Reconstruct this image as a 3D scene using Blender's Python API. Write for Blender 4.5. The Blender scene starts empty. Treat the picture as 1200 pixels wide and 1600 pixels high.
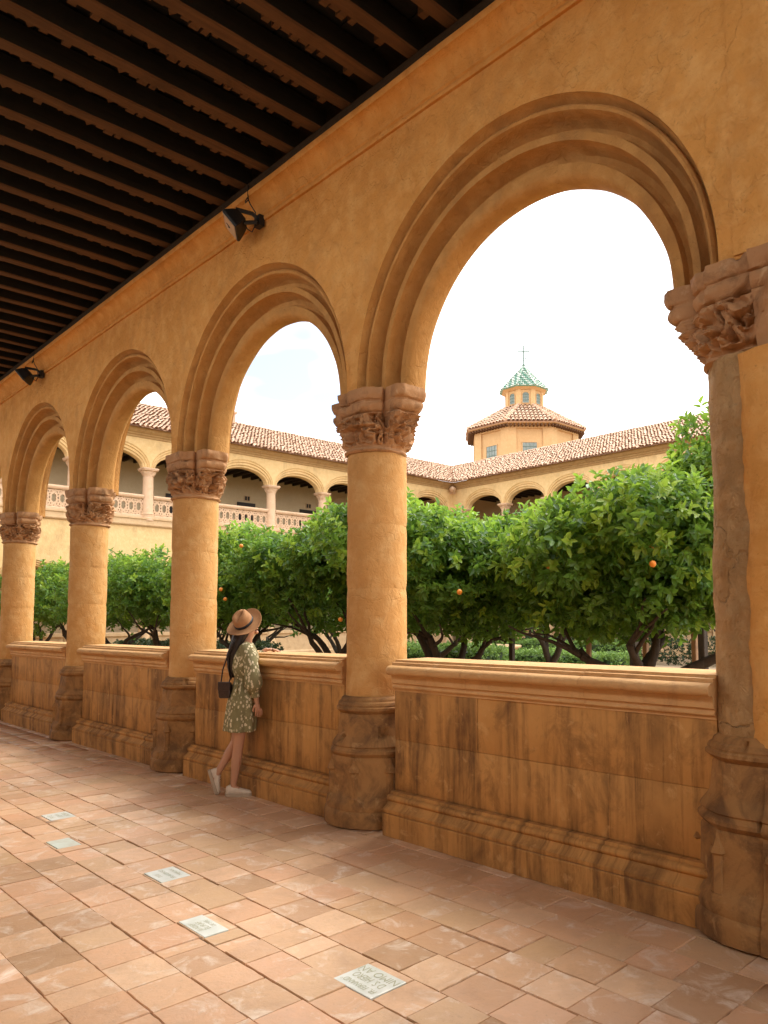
import bpy, bmesh, math, random
import numpy as np
from mathutils import Vector, Matrix, noise as mnoise

SC = bpy.context.scene
COL = SC.collection
rnd = random.Random(7)
V = Vector
PI = math.pi

# ------------------------------------------------------------------ camera
f_px, cam_h = 1182.925, 1.65
yaw, pit, rol = math.radians(44.251), math.radians(4.302), math.radians(-.34)
ppx, ppy = 720.246, 881.664
Fv = V((-math.sin(yaw) * math.cos(pit), math.cos(yaw) * math.cos(pit), math.sin(pit)))
R0 = V((math.cos(yaw), math.sin(yaw), 0)); U0 = R0.cross(Fv)
Rv = R0 * math.cos(rol) + U0 * math.sin(rol); Uv = -R0 * math.sin(rol) + U0 * math.cos(rol)
CP = V((0, 0, cam_h))
cd = bpy.data.cameras.new('camera'); cam = bpy.data.objects.new('camera', cd); COL.objects.link(cam)
cd.sensor_fit = 'VERTICAL'; cd.sensor_height = 36; cd.sensor_width = 27
cd.lens = 36 * f_px / 1600
cd.shift_x = -(ppx - 600) / 1600; cd.shift_y = (ppy - 800) / 1600
cd.clip_start = .05; cd.clip_end = 2000
M = Matrix((Rv, Uv, -Fv)).transposed().to_4x4(); M.translation = CP
cam.matrix_world = M
SC.camera = cam
def pix(x, y, z):
    v = V((x, y, z)) - CP; d = v.dot(Fv)
    if d <= .05: return None
    return ppx + f_px * v.dot(Rv) / d, ppy - f_px * v.dot(Uv) / d, d

# ------------------------------------------------------------------ sky, sun, exposure
SUN_EL, SUN_AZ = math.radians(50), math.radians(8)      # azimuth measured from +Y towards +X
W = bpy.data.worlds.new('World'); SC.world = W; W.use_nodes = True
nt = W.node_tree; nt.nodes.clear()
def wn(t): return nt.nodes.new(t)
sky = wn('ShaderNodeTexSky'); sky.sky_type = 'NISHITA'; sky.sun_disc = False
sky.sun_elevation = SUN_EL; sky.sun_rotation = SUN_AZ
sky.dust_density = 4.0; sky.air_density = 1.2; sky.altitude = 700
tc = wn('ShaderNodeTexCoord')
mp = wn('ShaderNodeMapping'); mp.inputs['Scale'].default_value = (1, 1, 2.2); mp.inputs['Location'].default_value = (.35 + .129, .1 + .174, .2 - .066)
nz = wn('ShaderNodeTexNoise'); nz.inputs['Scale'].default_value = 2.3; nz.inputs['Detail'].default_value = 4; nz.inputs['Roughness'].default_value = .5
cr = wn('ShaderNodeValToRGB'); cr.color_ramp.elements[0].position = .36; cr.color_ramp.elements[1].position = .50
cr.color_ramp.elements[0].color = (.08, .08, .08, 1); cr.color_ramp.elements[1].color = (1, 1, 1, 1)
mx = wn('ShaderNodeMix'); mx.data_type = 'RGBA'
mx.inputs['B'].default_value = (13.0, 13.0, 13.2, 1)
bg = wn('ShaderNodeBackground'); bg.inputs['Strength'].default_value = .11
wo = wn('ShaderNodeOutputWorld')
L = nt.links.new
L(tc.outputs['Generated'], mp.inputs['Vector']); L(mp.outputs[0], nz.inputs['Vector']); L(nz.outputs['Fac'], cr.inputs[0])
L(cr.outputs[0], mx.inputs['Factor']); L(sky.outputs[0], mx.inputs['A']); L(mx.outputs['Result'], bg.inputs['Color']); L(bg.outputs[0], wo.inputs[0])
sd = bpy.data.lights.new('sun', 'SUN'); sd.energy = 1.6; sd.angle = math.radians(36); sd.color = (1, .94, .84)
so = bpy.data.objects.new('sun', sd); COL.objects.link(so)
sdir = V((math.sin(SUN_AZ) * math.cos(SUN_EL), math.cos(SUN_AZ) * math.cos(SUN_EL), math.sin(SUN_EL)))
so.rotation_euler = sdir.to_track_quat('Z', 'Y').to_euler(); so.location = (0, 20, 40)
SC.view_settings.view_transform = 'Standard'; SC.view_settings.look = 'None'
SC.view_settings.exposure = 1.3; SC.view_settings.gamma = 1
SC.render.engine = 'CYCLES'
SC.cycles.use_denoising = True
SC.cycles.max_bounces = 8; SC.cycles.diffuse_bounces = 6; SC.cycles.glossy_bounces = 3
SC.cycles.transmission_bounces = 4; SC.cycles.caustics_reflective = False; SC.cycles.caustics_refractive = False
SC.cycles.sample_clamp_indirect = 6

# ------------------------------------------------------------------ mesh helpers
def mesh(name, vs, fs, mats=None, smooth=False, fmat=None):
    me = bpy.data.meshes.new(name)
    me.from_pydata([tuple(v) for v in vs], [], fs)
    if mats is not None:
        for m in (mats if isinstance(mats, (list, tuple)) else [mats]): me.materials.append(m)
    if fmat is not None: me.polygons.foreach_set('material_index', fmat)
    if smooth: me.polygons.foreach_set('use_smooth', [True] * len(me.polygons))
    me.update()
    return me
def fast_mesh(name, vs, quads, mat, attr=None, k=4):
    vs = np.asarray(vs, dtype=np.float32); quads = np.asarray(quads, dtype=np.int32)
    me = bpy.data.meshes.new(name)
    me.vertices.add(len(vs)); me.vertices.foreach_set('co', vs.ravel())
    n = len(quads)
    me.loops.add(n * k); me.loops.foreach_set('vertex_index', quads.ravel())
    me.polygons.add(n); me.polygons.foreach_set('loop_start', np.arange(0, n * k, k, dtype=np.int32))
    me.polygons.foreach_set('loop_total', np.full(n, k, dtype=np.int32))
    if attr is not None:
        a = me.attributes.new('tone', 'FLOAT', 'POINT'); a.data.foreach_set('value', np.asarray(attr, dtype=np.float32))
    me.materials.append(mat); me.update(calc_edges=True); me.validate()
    return me
def ob(name, me, parent=None, loc=(0, 0, 0), rot=(0, 0, 0)):
    o = bpy.data.objects.new(name, me); COL.objects.link(o)
    o.location = loc; o.rotation_euler = rot
    if parent: o.parent = parent
    return o
def tag(o, label=None, cat=None, group=None, kind=None):
    if label: o['label'] = label
    if cat: o['category'] = cat
    if group: o['group'] = group
    if kind: o['kind'] = kind
    return o
class MB:
    def __init__(s): s.v = []; s.f = []; s.m = []
    def add(s, vs, fs, mi=0):
        b = len(s.v); s.v += [tuple(v) for v in vs]
        for f in fs: s.f.append(tuple(i + b for i in f)); s.m.append(mi)
        return s
    def box(s, x0, x1, y0, y1, z0, z1, mi=0):
        return s.add([(x0, y0, z0), (x1, y0, z0), (x1, y1, z0), (x0, y1, z0), (x0, y0, z1), (x1, y0, z1), (x1, y1, z1), (x0, y1, z1)],
                     [(0, 3, 2, 1), (4, 5, 6, 7), (0, 1, 5, 4), (1, 2, 6, 5), (2, 3, 7, 6), (3, 0, 4, 7)], mi)
    def tube(s, pts, rad, n=8, mi=0, caps=True, ov=None):
        pts = [V(p) for p in pts]; b = len(s.v)
        up = V((0, 0, 1)); prev = None
        for i, p in enumerate(pts):
            d = (pts[min(i + 1, len(pts) - 1)] - pts[max(i - 1, 0)]).normalized()
            if prev is None:
                a = d.cross(up)
                if a.length < 1e-3: a = d.cross(V((1, 0, 0)))
                a.normalize()
            else:
                a = (prev - d * prev.dot(d)).normalized()
            prev = a; c = d.cross(a)
            r = rad[i] if isinstance(rad, (list, tuple)) else rad
            for k in range(n):
                t = 2 * PI * k / n
                q = p + a * (math.cos(t) * r) + c * (math.sin(t) * r * (ov or 1))
                s.v.append(tuple(q))
        for i in range(len(pts) - 1):
            for k in range(n):
                s.f.append((b + i * n + k, b + i * n + (k + 1) % n, b + (i + 1) * n + (k + 1) % n, b + (i + 1) * n + k)); s.m.append(mi)
        if caps:
            s.f.append(tuple(b + k for k in range(n))[::-1]); s.m.append(mi)
            e = b + (len(pts) - 1) * n
            s.f.append(tuple(e + k for k in range(n))); s.m.append(mi)
        return s
    def loft(s, rings, mi=0, caps=True):
        n = len(rings[0]); b = len(s.v)
        for r in rings: s.v += [tuple(p) for p in r]
        for i in range(len(rings) - 1):
            for k in range(n):
                s.f.append((b + i * n + k, b + i * n + (k + 1) % n, b + (i + 1) * n + (k + 1) % n, b + (i + 1) * n + k)); s.m.append(mi)
        if caps:
            s.f.append(tuple(b + k for k in range(n))[::-1]); s.m.append(mi)
            e = b + (len(rings) - 1) * n; s.f.append(tuple(e + k for k in range(n))); s.m.append(mi)
        return s
    def prism(s, prof, x0, x1, ax='x', mi=0):
        """closed profile of (y,z) extruded from x0 to x1"""
        n = len(prof); b = len(s.v)
        for x in (x0, x1): s.v += [(x, y, z) for y, z in prof]
        for k in range(n):
            s.f.append((b + k, b + (k + 1) % n, b + n + (k + 1) % n, b + n + k)); s.m.append(mi)
        s.f.append(tuple(b + k for k in range(n))[::-1]); s.m.append(mi)
        s.f.append(tuple(b + n + k for k in range(n))); s.m.append(mi)
        return s
    def build(s, name, mats, parent=None, smooth=False, loc=(0, 0, 0), rot=(0, 0, 0), fix=True):
        me = mesh(name, s.v, s.f, mats, smooth, s.m)
        if fix:
            bm = bmesh.new(); bm.from_mesh(me); bmesh.ops.recalc_face_normals(bm, faces=bm.faces); bm.to_mesh(me); bm.free()
        return ob(name, me, parent, loc, rot)
def bevel(o, w=.006, seg=1, ang=35):
    m = o.modifiers.new('bevel', 'BEVEL'); m.width = w; m.segments = seg; m.limit_method = 'ANGLE'; m.angle_limit = math.radians(ang)
    return o
def empty(name, loc=(0, 0, 0), rz=0):
    o = bpy.data.objects.new(name, None); COL.objects.link(o); o.location = loc; o.rotation_euler = (0, 0, rz); o.empty_display_size = .1
    return o
def copy_tree(o, parent=None):
    c = o.copy(); COL.objects.link(c); c.parent = parent
    for ch in list(o.children): copy_tree(ch, c)
    return c

# ------------------------------------------------------------------ materials
def rgba(c): return (c[0], c[1], c[2], 1)
class NT:
    def __init__(s, name):
        s.m = bpy.data.materials.new(name); s.m.use_nodes = True; s.t = s.m.node_tree; s.t.nodes.clear()
        s.out = s.n('ShaderNodeOutputMaterial'); s.b = s.n('ShaderNodeBsdfPrincipled'); s.l(s.b.outputs[0], s.out.inputs[0])
        s.pos = None
    def n(s, t): return s.t.nodes.new(t)
    def l(s, a, b): s.t.links.new(a, b)
    def coord(s, scale=(1, 1, 1), loc=(0, 0, 0), obj=False):
        g = s.n('ShaderNodeTexCoord').outputs['Object'] if obj else s.n('ShaderNodeNewGeometry').outputs['Position']
        m = s.n('ShaderNodeMapping'); m.inputs['Scale'].default_value = scale; m.inputs['Location'].default_value = loc
        s.l(g, m.inputs['Vector']); return m.outputs[0]
    def noise(s, scale, detail=5, rough=.55, co=None, dist=0):
        n = s.n('ShaderNodeTexNoise'); n.inputs['Scale'].default_value = scale; n.inputs['Detail'].default_value = detail
        n.inputs['Roughness'].default_value = rough; n.inputs['Distortion'].default_value = dist
        s.l(co or s.coord(), n.inputs['Vector']); return n.outputs['Fac']
    def vor(s, scale, co=None, feat='F1', rand=1):
        n = s.n('ShaderNodeTexVoronoi'); n.inputs['Scale'].default_value = scale; n.feature = feat; n.inputs['Randomness'].default_value = rand
        s.l(co or s.coord(), n.inputs['Vector']); return n
    def ramp(s, x, stops):
        r = s.n('ShaderNodeValToRGB'); e = r.color_ramp.elements
        while len(e) < len(stops): e.new(.5)
        for k, (p, c) in zip(e, stops): k.position = p; k.color = rgba(c if isinstance(c, tuple) else (c, c, c))
        s.l(x, r.inputs[0]); return r.outputs[0]
    def mix(s, fac, a, b, mode='MIX'):
        m = s.n('ShaderNodeMix'); m.data_type = 'RGBA'; m.blend_type = mode
        for i, x in (('Factor', fac), ('A', a), ('B', b)):
            if isinstance(x, (int, float)): m.inputs[i].default_value = x
            elif isinstance(x, tuple): m.inputs[i].default_value = rgba(x)
            else: s.l(x, m.inputs[i])
        return m.outputs['Result']
    def math(s, op, a, b=0):
        m = s.n('ShaderNodeMath'); m.operation = op
        for i, x in enumerate((a, b)):
            if isinstance(x, (int, float)): m.inputs[i].default_value = x
            else: s.l(x, m.inputs[i])
        return m.outputs[0]
    def bump(s, h, strength=.5, dist=.02, prev=None):
        b = s.n('ShaderNodeBump'); b.inputs['Strength'].default_value = strength; b.inputs['Distance'].default_value = dist
        s.l(h, b.inputs['Height'])
        if prev: s.l(prev, b.inputs['Normal'])
        s.l(b.outputs[0], s.b.inputs['Normal']); return b.outputs[0]
    def col(s, c):
        if isinstance(c, tuple): s.b.inputs['Base Color'].default_value = rgba(c)
        else: s.l(c, s.b.inputs['Base Color'])
        return s
    def rough(s, r):
        if isinstance(r, (int, float)): s.b.inputs['Roughness'].default_value = r
        else: s.l(r, s.b.inputs['Roughness'])
        return s
    def spec(s, v): s.b.inputs['Specular IOR Level'].default_value = v; return s

def plaster(name, c1, c2, c3, bs=.5, lump=1.0, stain=None):
    t = NT(name)
    a = t.noise(1.1, 6, .6); b = t.noise(7, 6, .6)
    c = t.mix(t.ramp(a, [(.36, 0.), (.64, 1.)]), c1, c2)
    c = t.mix(t.math('MULTIPLY', t.ramp(b, [(.45, 0.), (.68, 1.)]), .75), c, c3)
    pt = t.noise(38, 5, .65, t.coord((1, 1, 1), (3, 3, 3)))
    c = t.mix(t.math('MULTIPLY', t.ramp(pt, [(.60, 0.), (.70, 1.)]), .45), c, tuple(x * .62 for x in c2))
    if stain:
        st = t.noise(2.2, 6, .65, t.coord((1, 1, .6), (4, 2, 1)))
        c = t.mix(t.math('MULTIPLY', t.ramp(st, [(.52, 0.), (.7, 1.)]), stain[1]), c, stain[0])
    t.col(c).rough(.85).spec(.25)
    n1 = t.bump(t.noise(2.6, 3, .5, t.coord((1, 1, 1.6))), .55 * bs, .06 * lump)
    n2 = t.bump(t.noise(13, 7, .65, t.coord((1, 1, .7)), .6), .8 * bs, .03, n1)
    cw = t.n('ShaderNodeVectorMath'); cw.operation = 'MULTIPLY_ADD'; nv = t.n('ShaderNodeTexNoise'); nv.inputs['Scale'].default_value = 2.5; nv.inputs['Detail'].default_value = 5; t.l(t.coord(), nv.inputs['Vector']); t.l(nv.outputs['Color'], cw.inputs[0]); cw.inputs[1].default_value = (.9, .9, .9); t.l(t.coord(), cw.inputs[2])
    vc = t.vor(.9, cw.outputs[0], 'DISTANCE_TO_EDGE'); n2 = t.bump(t.ramp(vc.outputs['Distance'], [(0, 0.), (.012, 1.)]), .5 * bs, .008, n2)
    t.bump(t.noise(90, 4, .6), .35 * bs, .004, n2)
    return t.m
def stone(name, c1, c2, dark, light=None, bs=1.0, dk=.55, streak=0, blotch=(.5, .68)):
    t = NT(name)
    c = t.mix(t.ramp(t.noise(3.2, 8, .65), [(.3, 0.), (.7, 1.)]), c1, c2)
    d = t.noise(4.5, 9, .7, t.coord((1, 1, .8), (7, 3, 5)), .6)
    c = t.mix(t.math('MULTIPLY', t.ramp(d, [(blotch[0], 0.), (blotch[1], 1.)]), dk), c, dark)
    if streak:
        s1 = t.noise(1.0, 6, .6, t.coord((4.2, 0, .45), (2.3, 0, 1)), .3)
        s2 = t.noise(1.0, 6, .62, t.coord((15, 0, .9), (5, 0, 3)), .35); s5 = t.noise(14, 6, .7, t.coord((1, 0, .35), (1, 0, 6)))
        s3 = t.noise(1.3, 4, .55, t.coord((1, 0, 1.2), (9, 1, 4)))
        k = t.math('MULTIPLY', t.ramp(s1, [(.44, 0.), (.60, 1.)]), t.ramp(s3, [(.36, .15), (.58, 1.)]))
        c = t.mix(t.math('MULTIPLY', t.math('MULTIPLY', k, t.ramp(s5, [(.25, .45), (.6, 1.)])), streak * .8), c, dark)
        k2 = t.math('MULTIPLY', t.ramp(s2, [(.50, 0.), (.62, 1.)]), t.ramp(s1, [(.36, .12), (.52, 1.)]))
        c = t.mix(t.math('MULTIPLY', t.math('MULTIPLY', k2, t.ramp(s5, [(.35, .1), (.62, 1.)])), streak * .75), c, dark)
    if light:
        e = t.noise(8, 8, .7, t.coord((1, 1, 1), (1, 8, 2)), .5)
        c = t.mix(t.math('MULTIPLY', t.ramp(e, [(.58, 0.), (.68, 1.)]), .55), c, light)
    t.col(c).rough(.82).spec(.3)
    n1 = t.bump(t.noise(9, 8, .65), .5 * bs, .009)
    n2 = t.bump(t.noise(45, 6, .65), .5 * bs, .006, n1)
    v = t.vor(30); t.bump(t.ramp(v.outputs['Distance'], [(.02, 0.), (.15, 1.)]), .18 * bs, .004, n2)
    return t.m
def flat(name, c, r=.6, spec=.4, bump=0, c2=None, sc=20, metal=0):
    t = NT(name)
    if c2: c = t.mix(t.ramp(t.noise(sc, 5, .6), [(.35, 0.), (.7, 1.)]), c, c2)
    t.col(c).rough(r).spec(spec); t.b.inputs['Metallic'].default_value = metal
    if bump: t.bump(t.noise(sc * 2, 5, .6), bump, .01)
    return t.m
MAT = {}
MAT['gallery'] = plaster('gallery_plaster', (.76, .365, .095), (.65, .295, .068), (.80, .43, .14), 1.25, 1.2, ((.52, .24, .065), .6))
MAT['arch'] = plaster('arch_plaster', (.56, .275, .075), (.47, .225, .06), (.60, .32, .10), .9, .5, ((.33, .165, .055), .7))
MAT['shaft'] = plaster('shaft_plaster', (.64, .335, .11), (.56, .28, .082), (.70, .42, .17), .8, .5, ((.44, .21, .065), .4))
MAT['roughshaft'] = plaster('rough_shaft_plaster', (.54, .31, .125), (.44, .24, .09), (.62, .40, .19), 2.4, 1.4, ((.34, .19, .075), .5))
MAT['carved'] = stone('carved_sandstone', (.50, .27, .12), (.40, .2, .085), (.10, .05, .024), (.62, .41, .22), 1.2, .7)
MAT['basestone'] = stone('base_sandstone', (.40, .2, .065), (.31, .15, .048), (.09, .045, .02), (.5, .29, .115), 1.2, .72, 0, (.42, .62))
MAT['parapet'] = stone('parapet_sandstone', (.60, .30, .088), (.52, .25, .068), (.115, .053, .02), (.66, .38, .14), .9, .55, 1.0)
MAT['coping'] = stone('coping_sandstone', (.66, .38, .16), (.58, .32, .12), (.30, .15, .06), (.72, .5, .28), 1.0, .4)
MAT['ext'] = plaster('courtyard_plaster', (.70, .48, .225), (.62, .42, .185), (.72, .52, .26), .6, .5, ((.44, .29, .13), .6))
MAT['extback'] = plaster('inner_gallery_plaster', (.62, .48, .29), (.58, .45, .27), (.63, .5, .31), .4, .5)
MAT['extstone'] = stone('courtyard_stone', (.56, .39, .22), (.48, .32, .165), (.26, .16, .075), (.6, .46, .29), .6, .35)
MAT['cornice'] = stone('cornice_stone', (.44, .28, .12), (.36, .22, .09), (.2, .11, .045), (.55, .4, .2), .6, .45)
MAT['tower'] = plaster('tower_plaster', (.55, .345, .16), (.50, .31, .14), (.57, .37, .18), .4, .5)
MAT['balus'] = stone('balustrade_stone', (.62, .42, .27), (.55, .37, .22), (.36, .22, .12), (.66, .5, .36), .5, .3)
MAT['iron'] = flat('dark_iron', (.02, .02, .02), .5, .4)
MAT['green_iron'] = flat('weathered_green_iron', (.12, .18, .15), .6)
MAT['glasspane'] = flat('leaded_glass', (.16, .19, .17), .25, .5, 0, (.24, .27, .23), 6)
MAT['black'] = flat('black_paint', (.012, .013, .014), .45, .4)
MAT['door'] = flat('dark_door_wood', (.03, .022, .016), .6)

def tile_mat(name, island=False):
    t = NT(name)
    oi = t.n('ShaderNodeObjectInfo').outputs['Random']
    if island: oi = t.n('ShaderNodeNewGeometry').outputs['Random Per Island']
    c = t.ramp(oi, [(0, (.53, .295, .15)), (.16, (.70, .435, .25)), (.34, (.61, .325, .175)), (.52, (.74, .48, .29)), (.70, (.56, .35, .18)), (.85, (.72, .41, .235)), (1, (.43, .255, .13))])
    off = t.n('ShaderNodeCombineXYZ'); 
    for k in range(3): t.l(t.math('MULTIPLY', oi, 37.0 + 11 * k), off.inputs[k])
    va = t.n('ShaderNodeVectorMath'); t.l(t.coord(), va.inputs[0]); t.l(off.outputs[0], va.inputs[1])
    co = va.outputs[0]
    c = t.mix(t.math('MULTIPLY', t.ramp(t.noise(6, 8, .65, co), [(.38, 0.), (.7, 1.)]), .5), c, (.52, .33, .205))
    w = t.noise(5, 8, .7, co, .8)
    c = t.mix(t.math('MULTIPLY', t.ramp(w, [(.53, 0.), (.68, 1.)]), .62), c, (.82, .71, .58))
    gr = t.noise(2.2, 8, .7, t.coord((1, 1, 1), (6, 2, 0)), .4)
    c = t.mix(t.math('MULTIPLY', t.ramp(gr, [(.5, 0.), (.68, 1.)]), .38), c, (.34, .19, .095))
    sp = t.noise(60, 4, .6, co)
    c = t.mix(t.math('MULTIPLY', t.ramp(sp, [(.6, 0.), (.72, 1.)]), .35), c, (.33, .2, .11))
    t.col(c).spec(.4)
    t.rough(t.ramp(w, [(.3, .33), (.7, .55)]))
    n1 = t.bump(t.noise(11, 6, .6, co, .5), .35, .012)
    t.bump(t.noise(70, 5, .65, co), .3, .003, n1)
    return t.m
MAT['tile'] = tile_mat('terracotta_tile'); MAT['tilefield'] = tile_mat('terracotta_tile_field', True)
MAT['mortar'] = flat('dirty_mortar', (.20, .12, .07), .95, .2, .4, (.07, .04, .022), 5)
def plaque():
    t = NT('glazed_white_tile'); n = t.noise(9, 6, .6)
    c = t.mix(t.ramp(n, [(.4, 0.), (.7, 1.)]), (.70, .72, .66), (.56, .60, .53)); t.col(c).rough(.3).spec(.5); return t.m
MAT['plaque'] = plaque()
MAT['plaque_old'] = flat('worn_glazed_tile', (.60, .66, .58), .4, .5, .1, (.52, .52, .42), 12)
MAT['ink'] = flat('olive_lettering', (.40, .40, .25), .5)
def wood(name, c1, c2, sc=1):
    t = NT(name); co = t.coord((22 * sc, 1.2, 22 * sc))
    n = t.noise(1, 7, .65, co, .5)
    c = t.mix(t.ramp(n, [(.3, 0.), (.7, 1.)]), c1, c2)
    c = t.mix(t.math('MULTIPLY', t.ramp(t.noise(3, 6, .6), [(.45, 0.), (.7, 1.)]), .55), c, tuple(x * .45 for x in c1))
    t.col(c).rough(.75).spec(.25); t.bump(n, .5, .01); return t.m
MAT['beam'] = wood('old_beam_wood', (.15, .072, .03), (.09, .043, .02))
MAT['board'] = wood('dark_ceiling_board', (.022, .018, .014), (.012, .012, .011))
MAT['plate'] = wood('dark_wall_plate', (.06, .036, .02), (.03, .02, .013))
def rooft(name, cols):
    t = NT(name)
    r = t.n('ShaderNodeNewGeometry').outputs['Random Per Island']
    c = t.ramp(r, cols)
    c = t.mix(t.math('MULTIPLY', t.ramp(t.noise(2, 6, .6), [(.4, 0.), (.7, 1.)]), .35), c, (.42, .27, .17))
    t.col(c).rough(.85).spec(.25); t.bump(t.noise(30, 4, .6), .3, .01); return t.m
MAT['roof'] = rooft('roof_tile_clay', [(0, (.46, .28, .175)), (.25, (.55, .37, .25)), (.5, (.50, .31, .2)), (.75, (.60, .44, .31)), (1, (.40, .23, .135))])
MAT['roofdeck'] = flat('roof_channel_clay', (.36, .205, .12), .9, .2, .3, (.3, .165, .09), 8)
MAT['greenroof'] = rooft('green_glazed_tile', [(0, (.10, .24, .16)), (.35, (.14, .30, .21)), (.5, (.09, .2, .14)), (.55, (.62, .62, .52)), (1, (.66, .66, .58))])
def bark():
    t = NT('bark'); n = t.noise(1, 8, .7, t.coord((14, 14, 4)), 1)
    t.col(t.mix(t.ramp(n, [(.3, 0.), (.7, 1.)]), (.035, .026, .018), (.07, .052, .037))).rough(.9).spec(.2); t.bump(n, .9, .03); return t.m
MAT['bark'] = bark()
MAT['stake'] = flat('weathered_stake_wood', (.33, .2, .11), .85, .2, .3, (.24, .15, .09), 12)
def leaf(name, dark, mid, young, trans=.35, rough=.38):
    t = NT(name)
    at = t.n('ShaderNodeAttribute'); at.attribute_name = 'tone'
    r = t.n('ShaderNodeNewGeometry').outputs['Random Per Island']
    c = t.mix(r, dark, mid)
    c = t.mix(t.ramp(at.outputs['Fac'], [(0, 0.), (1, 1.)]), c, young)
    t.col(c).rough(rough).spec(.45)
    tr = t.n('ShaderNodeBsdfTranslucent'); t.l(t.mix(.5, c, young), tr.inputs['Color'])
    ms = t.n('ShaderNodeMixShader'); ms.inputs[0].default_value = trans
    t.l(t.b.outputs[0], ms.inputs[1]); t.l(tr.outputs[0], ms.inputs[2]); t.l(ms.outputs[0], t.out.inputs[0])
    return t.m
MAT['leaf'] = leaf('orange_leaf', (.034, .11, .018), (.09, .235, .034), (.32, .48, .055), .45)
MAT['boxleaf'] = leaf('box_leaf', (.08, .16, .03), (.13, .24, .045), (.25, .38, .08), .35, .5)
MAT['darkleaf'] = leaf('dark_hedge_leaf', (.012, .03, .009), (.025, .055, .014), (.07, .1, .03), .25, .5)
def sand():
    t = NT('sandy_gravel'); c = t.mix(t.ramp(t.noise(.7, 7, .65), [(.35, 0.), (.7, 1.)]), (.36, .265, .17), (.31, .22, .13))
    c = t.mix(t.math('MULTIPLY', t.ramp(t.noise(9, 7, .7), [(.5, 0.), (.7, 1.)]), .5), c, (.30, .21, .12))
    t.col(c).rough(.95).spec(.2); t.bump(t.noise(35, 6, .7), .6, .03); return t.m
MAT['sand'] = sand()
MAT['fruit'] = flat('orange_peel', (.72, .27, .025), .45, .4, .15, (.62, .2, .02), 30)

# ------------------------------------------------------------------ dimensions of the arcade
Y0, S, X1 = 4.18, 3.361, -5.088
CX = [X1 - S * (i - 1) for i in range(0, 8)]        # column axes, index 0 is the half column at the right
YF_, YB = 3.90, 4.56                                # gallery face, courtyard face
ZC, ZTOP = 3.60, 5.72
PIER = 1.45; HB = 4.7
nz3 = lambda x, y, z: mnoise.noise(V((x, y, z)))

# ------------------------------------------------------------------ floor with single tiles
floor = ob('floor', mesh('floor', [(-31, -1.3, -.010), (7, -1.3, -.010), (7, 4.0, -.010), (-31, 4.0, -.010)], [(0, 1, 2, 3)], MAT['mortar']))
tag(floor, kind='structure')
def tile_variant(k):
    r = random.Random(100 + k); n = 5
    top = []
    def edge(a, b):
        for i in range(n):
            t = i / n; p = (a[0] + (b[0] - a[0]) * t, a[1] + (b[1] - a[1]) * t)
            j = .004 if i == 0 else .008
            top.append((p[0] + r.uniform(-j, j), p[1] + r.uniform(-j, j)))
    c = [(-.5, -.5), (.5, -.5), (.5, .5), (-.5, .5)]
    for i in range(4): edge(c[i], c[(i + 1) % 4])
    m = len(top); vs = []
    for x, y in top: vs.append((x * .982, y * .982, 0))
    for x, y in top: vs.append((x, y, -.006))
    for x, y in top: vs.append((x, y, -.028))
    vs.append((0, 0, -.0015 + r.uniform(-.002, .001)))
    fs = [(i, (i + 1) % m, 3 * m) for i in range(m)]
    fs += [(m + i, m + (i + 1) % m, (i + 1) % m, i) for i in range(m)]
    fs += [(2 * m + i, 2 * m + (i + 1) % m, m + (i + 1) % m, m + i) for i in range(m)]
    return mesh('tile', vs, fs, MAT['tile'])
TV = [tile_variant(k) for k in range(10)]
PLQ = [(-2.84, 2.293, .278, .212, 1), (-3.995, 2.068, .30, .14, 2), (-4.965, 2.31, .262, .198, 3), (-6.225, 2.087, .262, .163, 4), (-7.13, 2.342, .255, .2, 5)]
rows = []; y = 2.20
crs = random.Random(11)
ups = [2.195]
yy = 2.195
rows.append((1.985, 2.192)); rows.append((2.195, 2.445))
yy = 2.448
while yy < 3.95:
    w = crs.uniform(.235, .29); rows.append((yy, yy + w)); yy += w + .001
yy = 1.982
while yy > -1.3:
    w = crs.uniform(.235, .29); rows.append((yy - w, yy)); yy -= w + .001
cand = []
for ri, (ya, yb) in enumerate(rows):
    here = sorted([p for p in PLQ if ya < p[1] < yb], key=lambda p: -p[0])
    x = 5.0 - crs.uniform(0, .3)
    stops = [(p[0] + p[2] / 2 + .004, p[0] - p[2] / 2 - .004, p) for p in here]
    while x > -30:
        ln = crs.choice([.27, .28, .29, .3, .26, .28, .2, .33])
        if crs.random() < .06: ln = crs.uniform(.1, .16)
        if stops and x - ln < stops[0][0] + .05:
            hi, lo, p = stops[0]
            if x - hi > .03: cand.append(((x + hi) / 2, (ya + yb) / 2, x - hi, yb - ya))
            # fill the course beside a plaque narrower than the row
            g0 = p[1] - p[3] / 2 - ya; g1 = yb - p[1] - p[3] / 2
            if g0 > .008: cand.append((p[0], ya + g0 / 2, p[2], g0))
            if g1 > .008: cand.append((p[0], yb - g1 / 2, p[2], g1))
            x = lo; stops.pop(0); continue
        cand.append((x - ln / 2, (ya + yb) / 2, ln, yb - ya)); x -= ln
def inview(x, y, z=0, mg=40):
    p = pix(x, y, z)
    return p and -mg < p[0] < 1200 + mg and -mg < p[1] < 1600 + mg
vis = [c for c in cand if inview(c[0], c[1], 0, 25)]
vis.sort(key=lambda c: -c[2] * c[3] / pix(c[0], c[1], 0)[2] ** 3)
single = set(vis[:290])
fv = []; ff = []
tr = random.Random(5)
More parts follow.
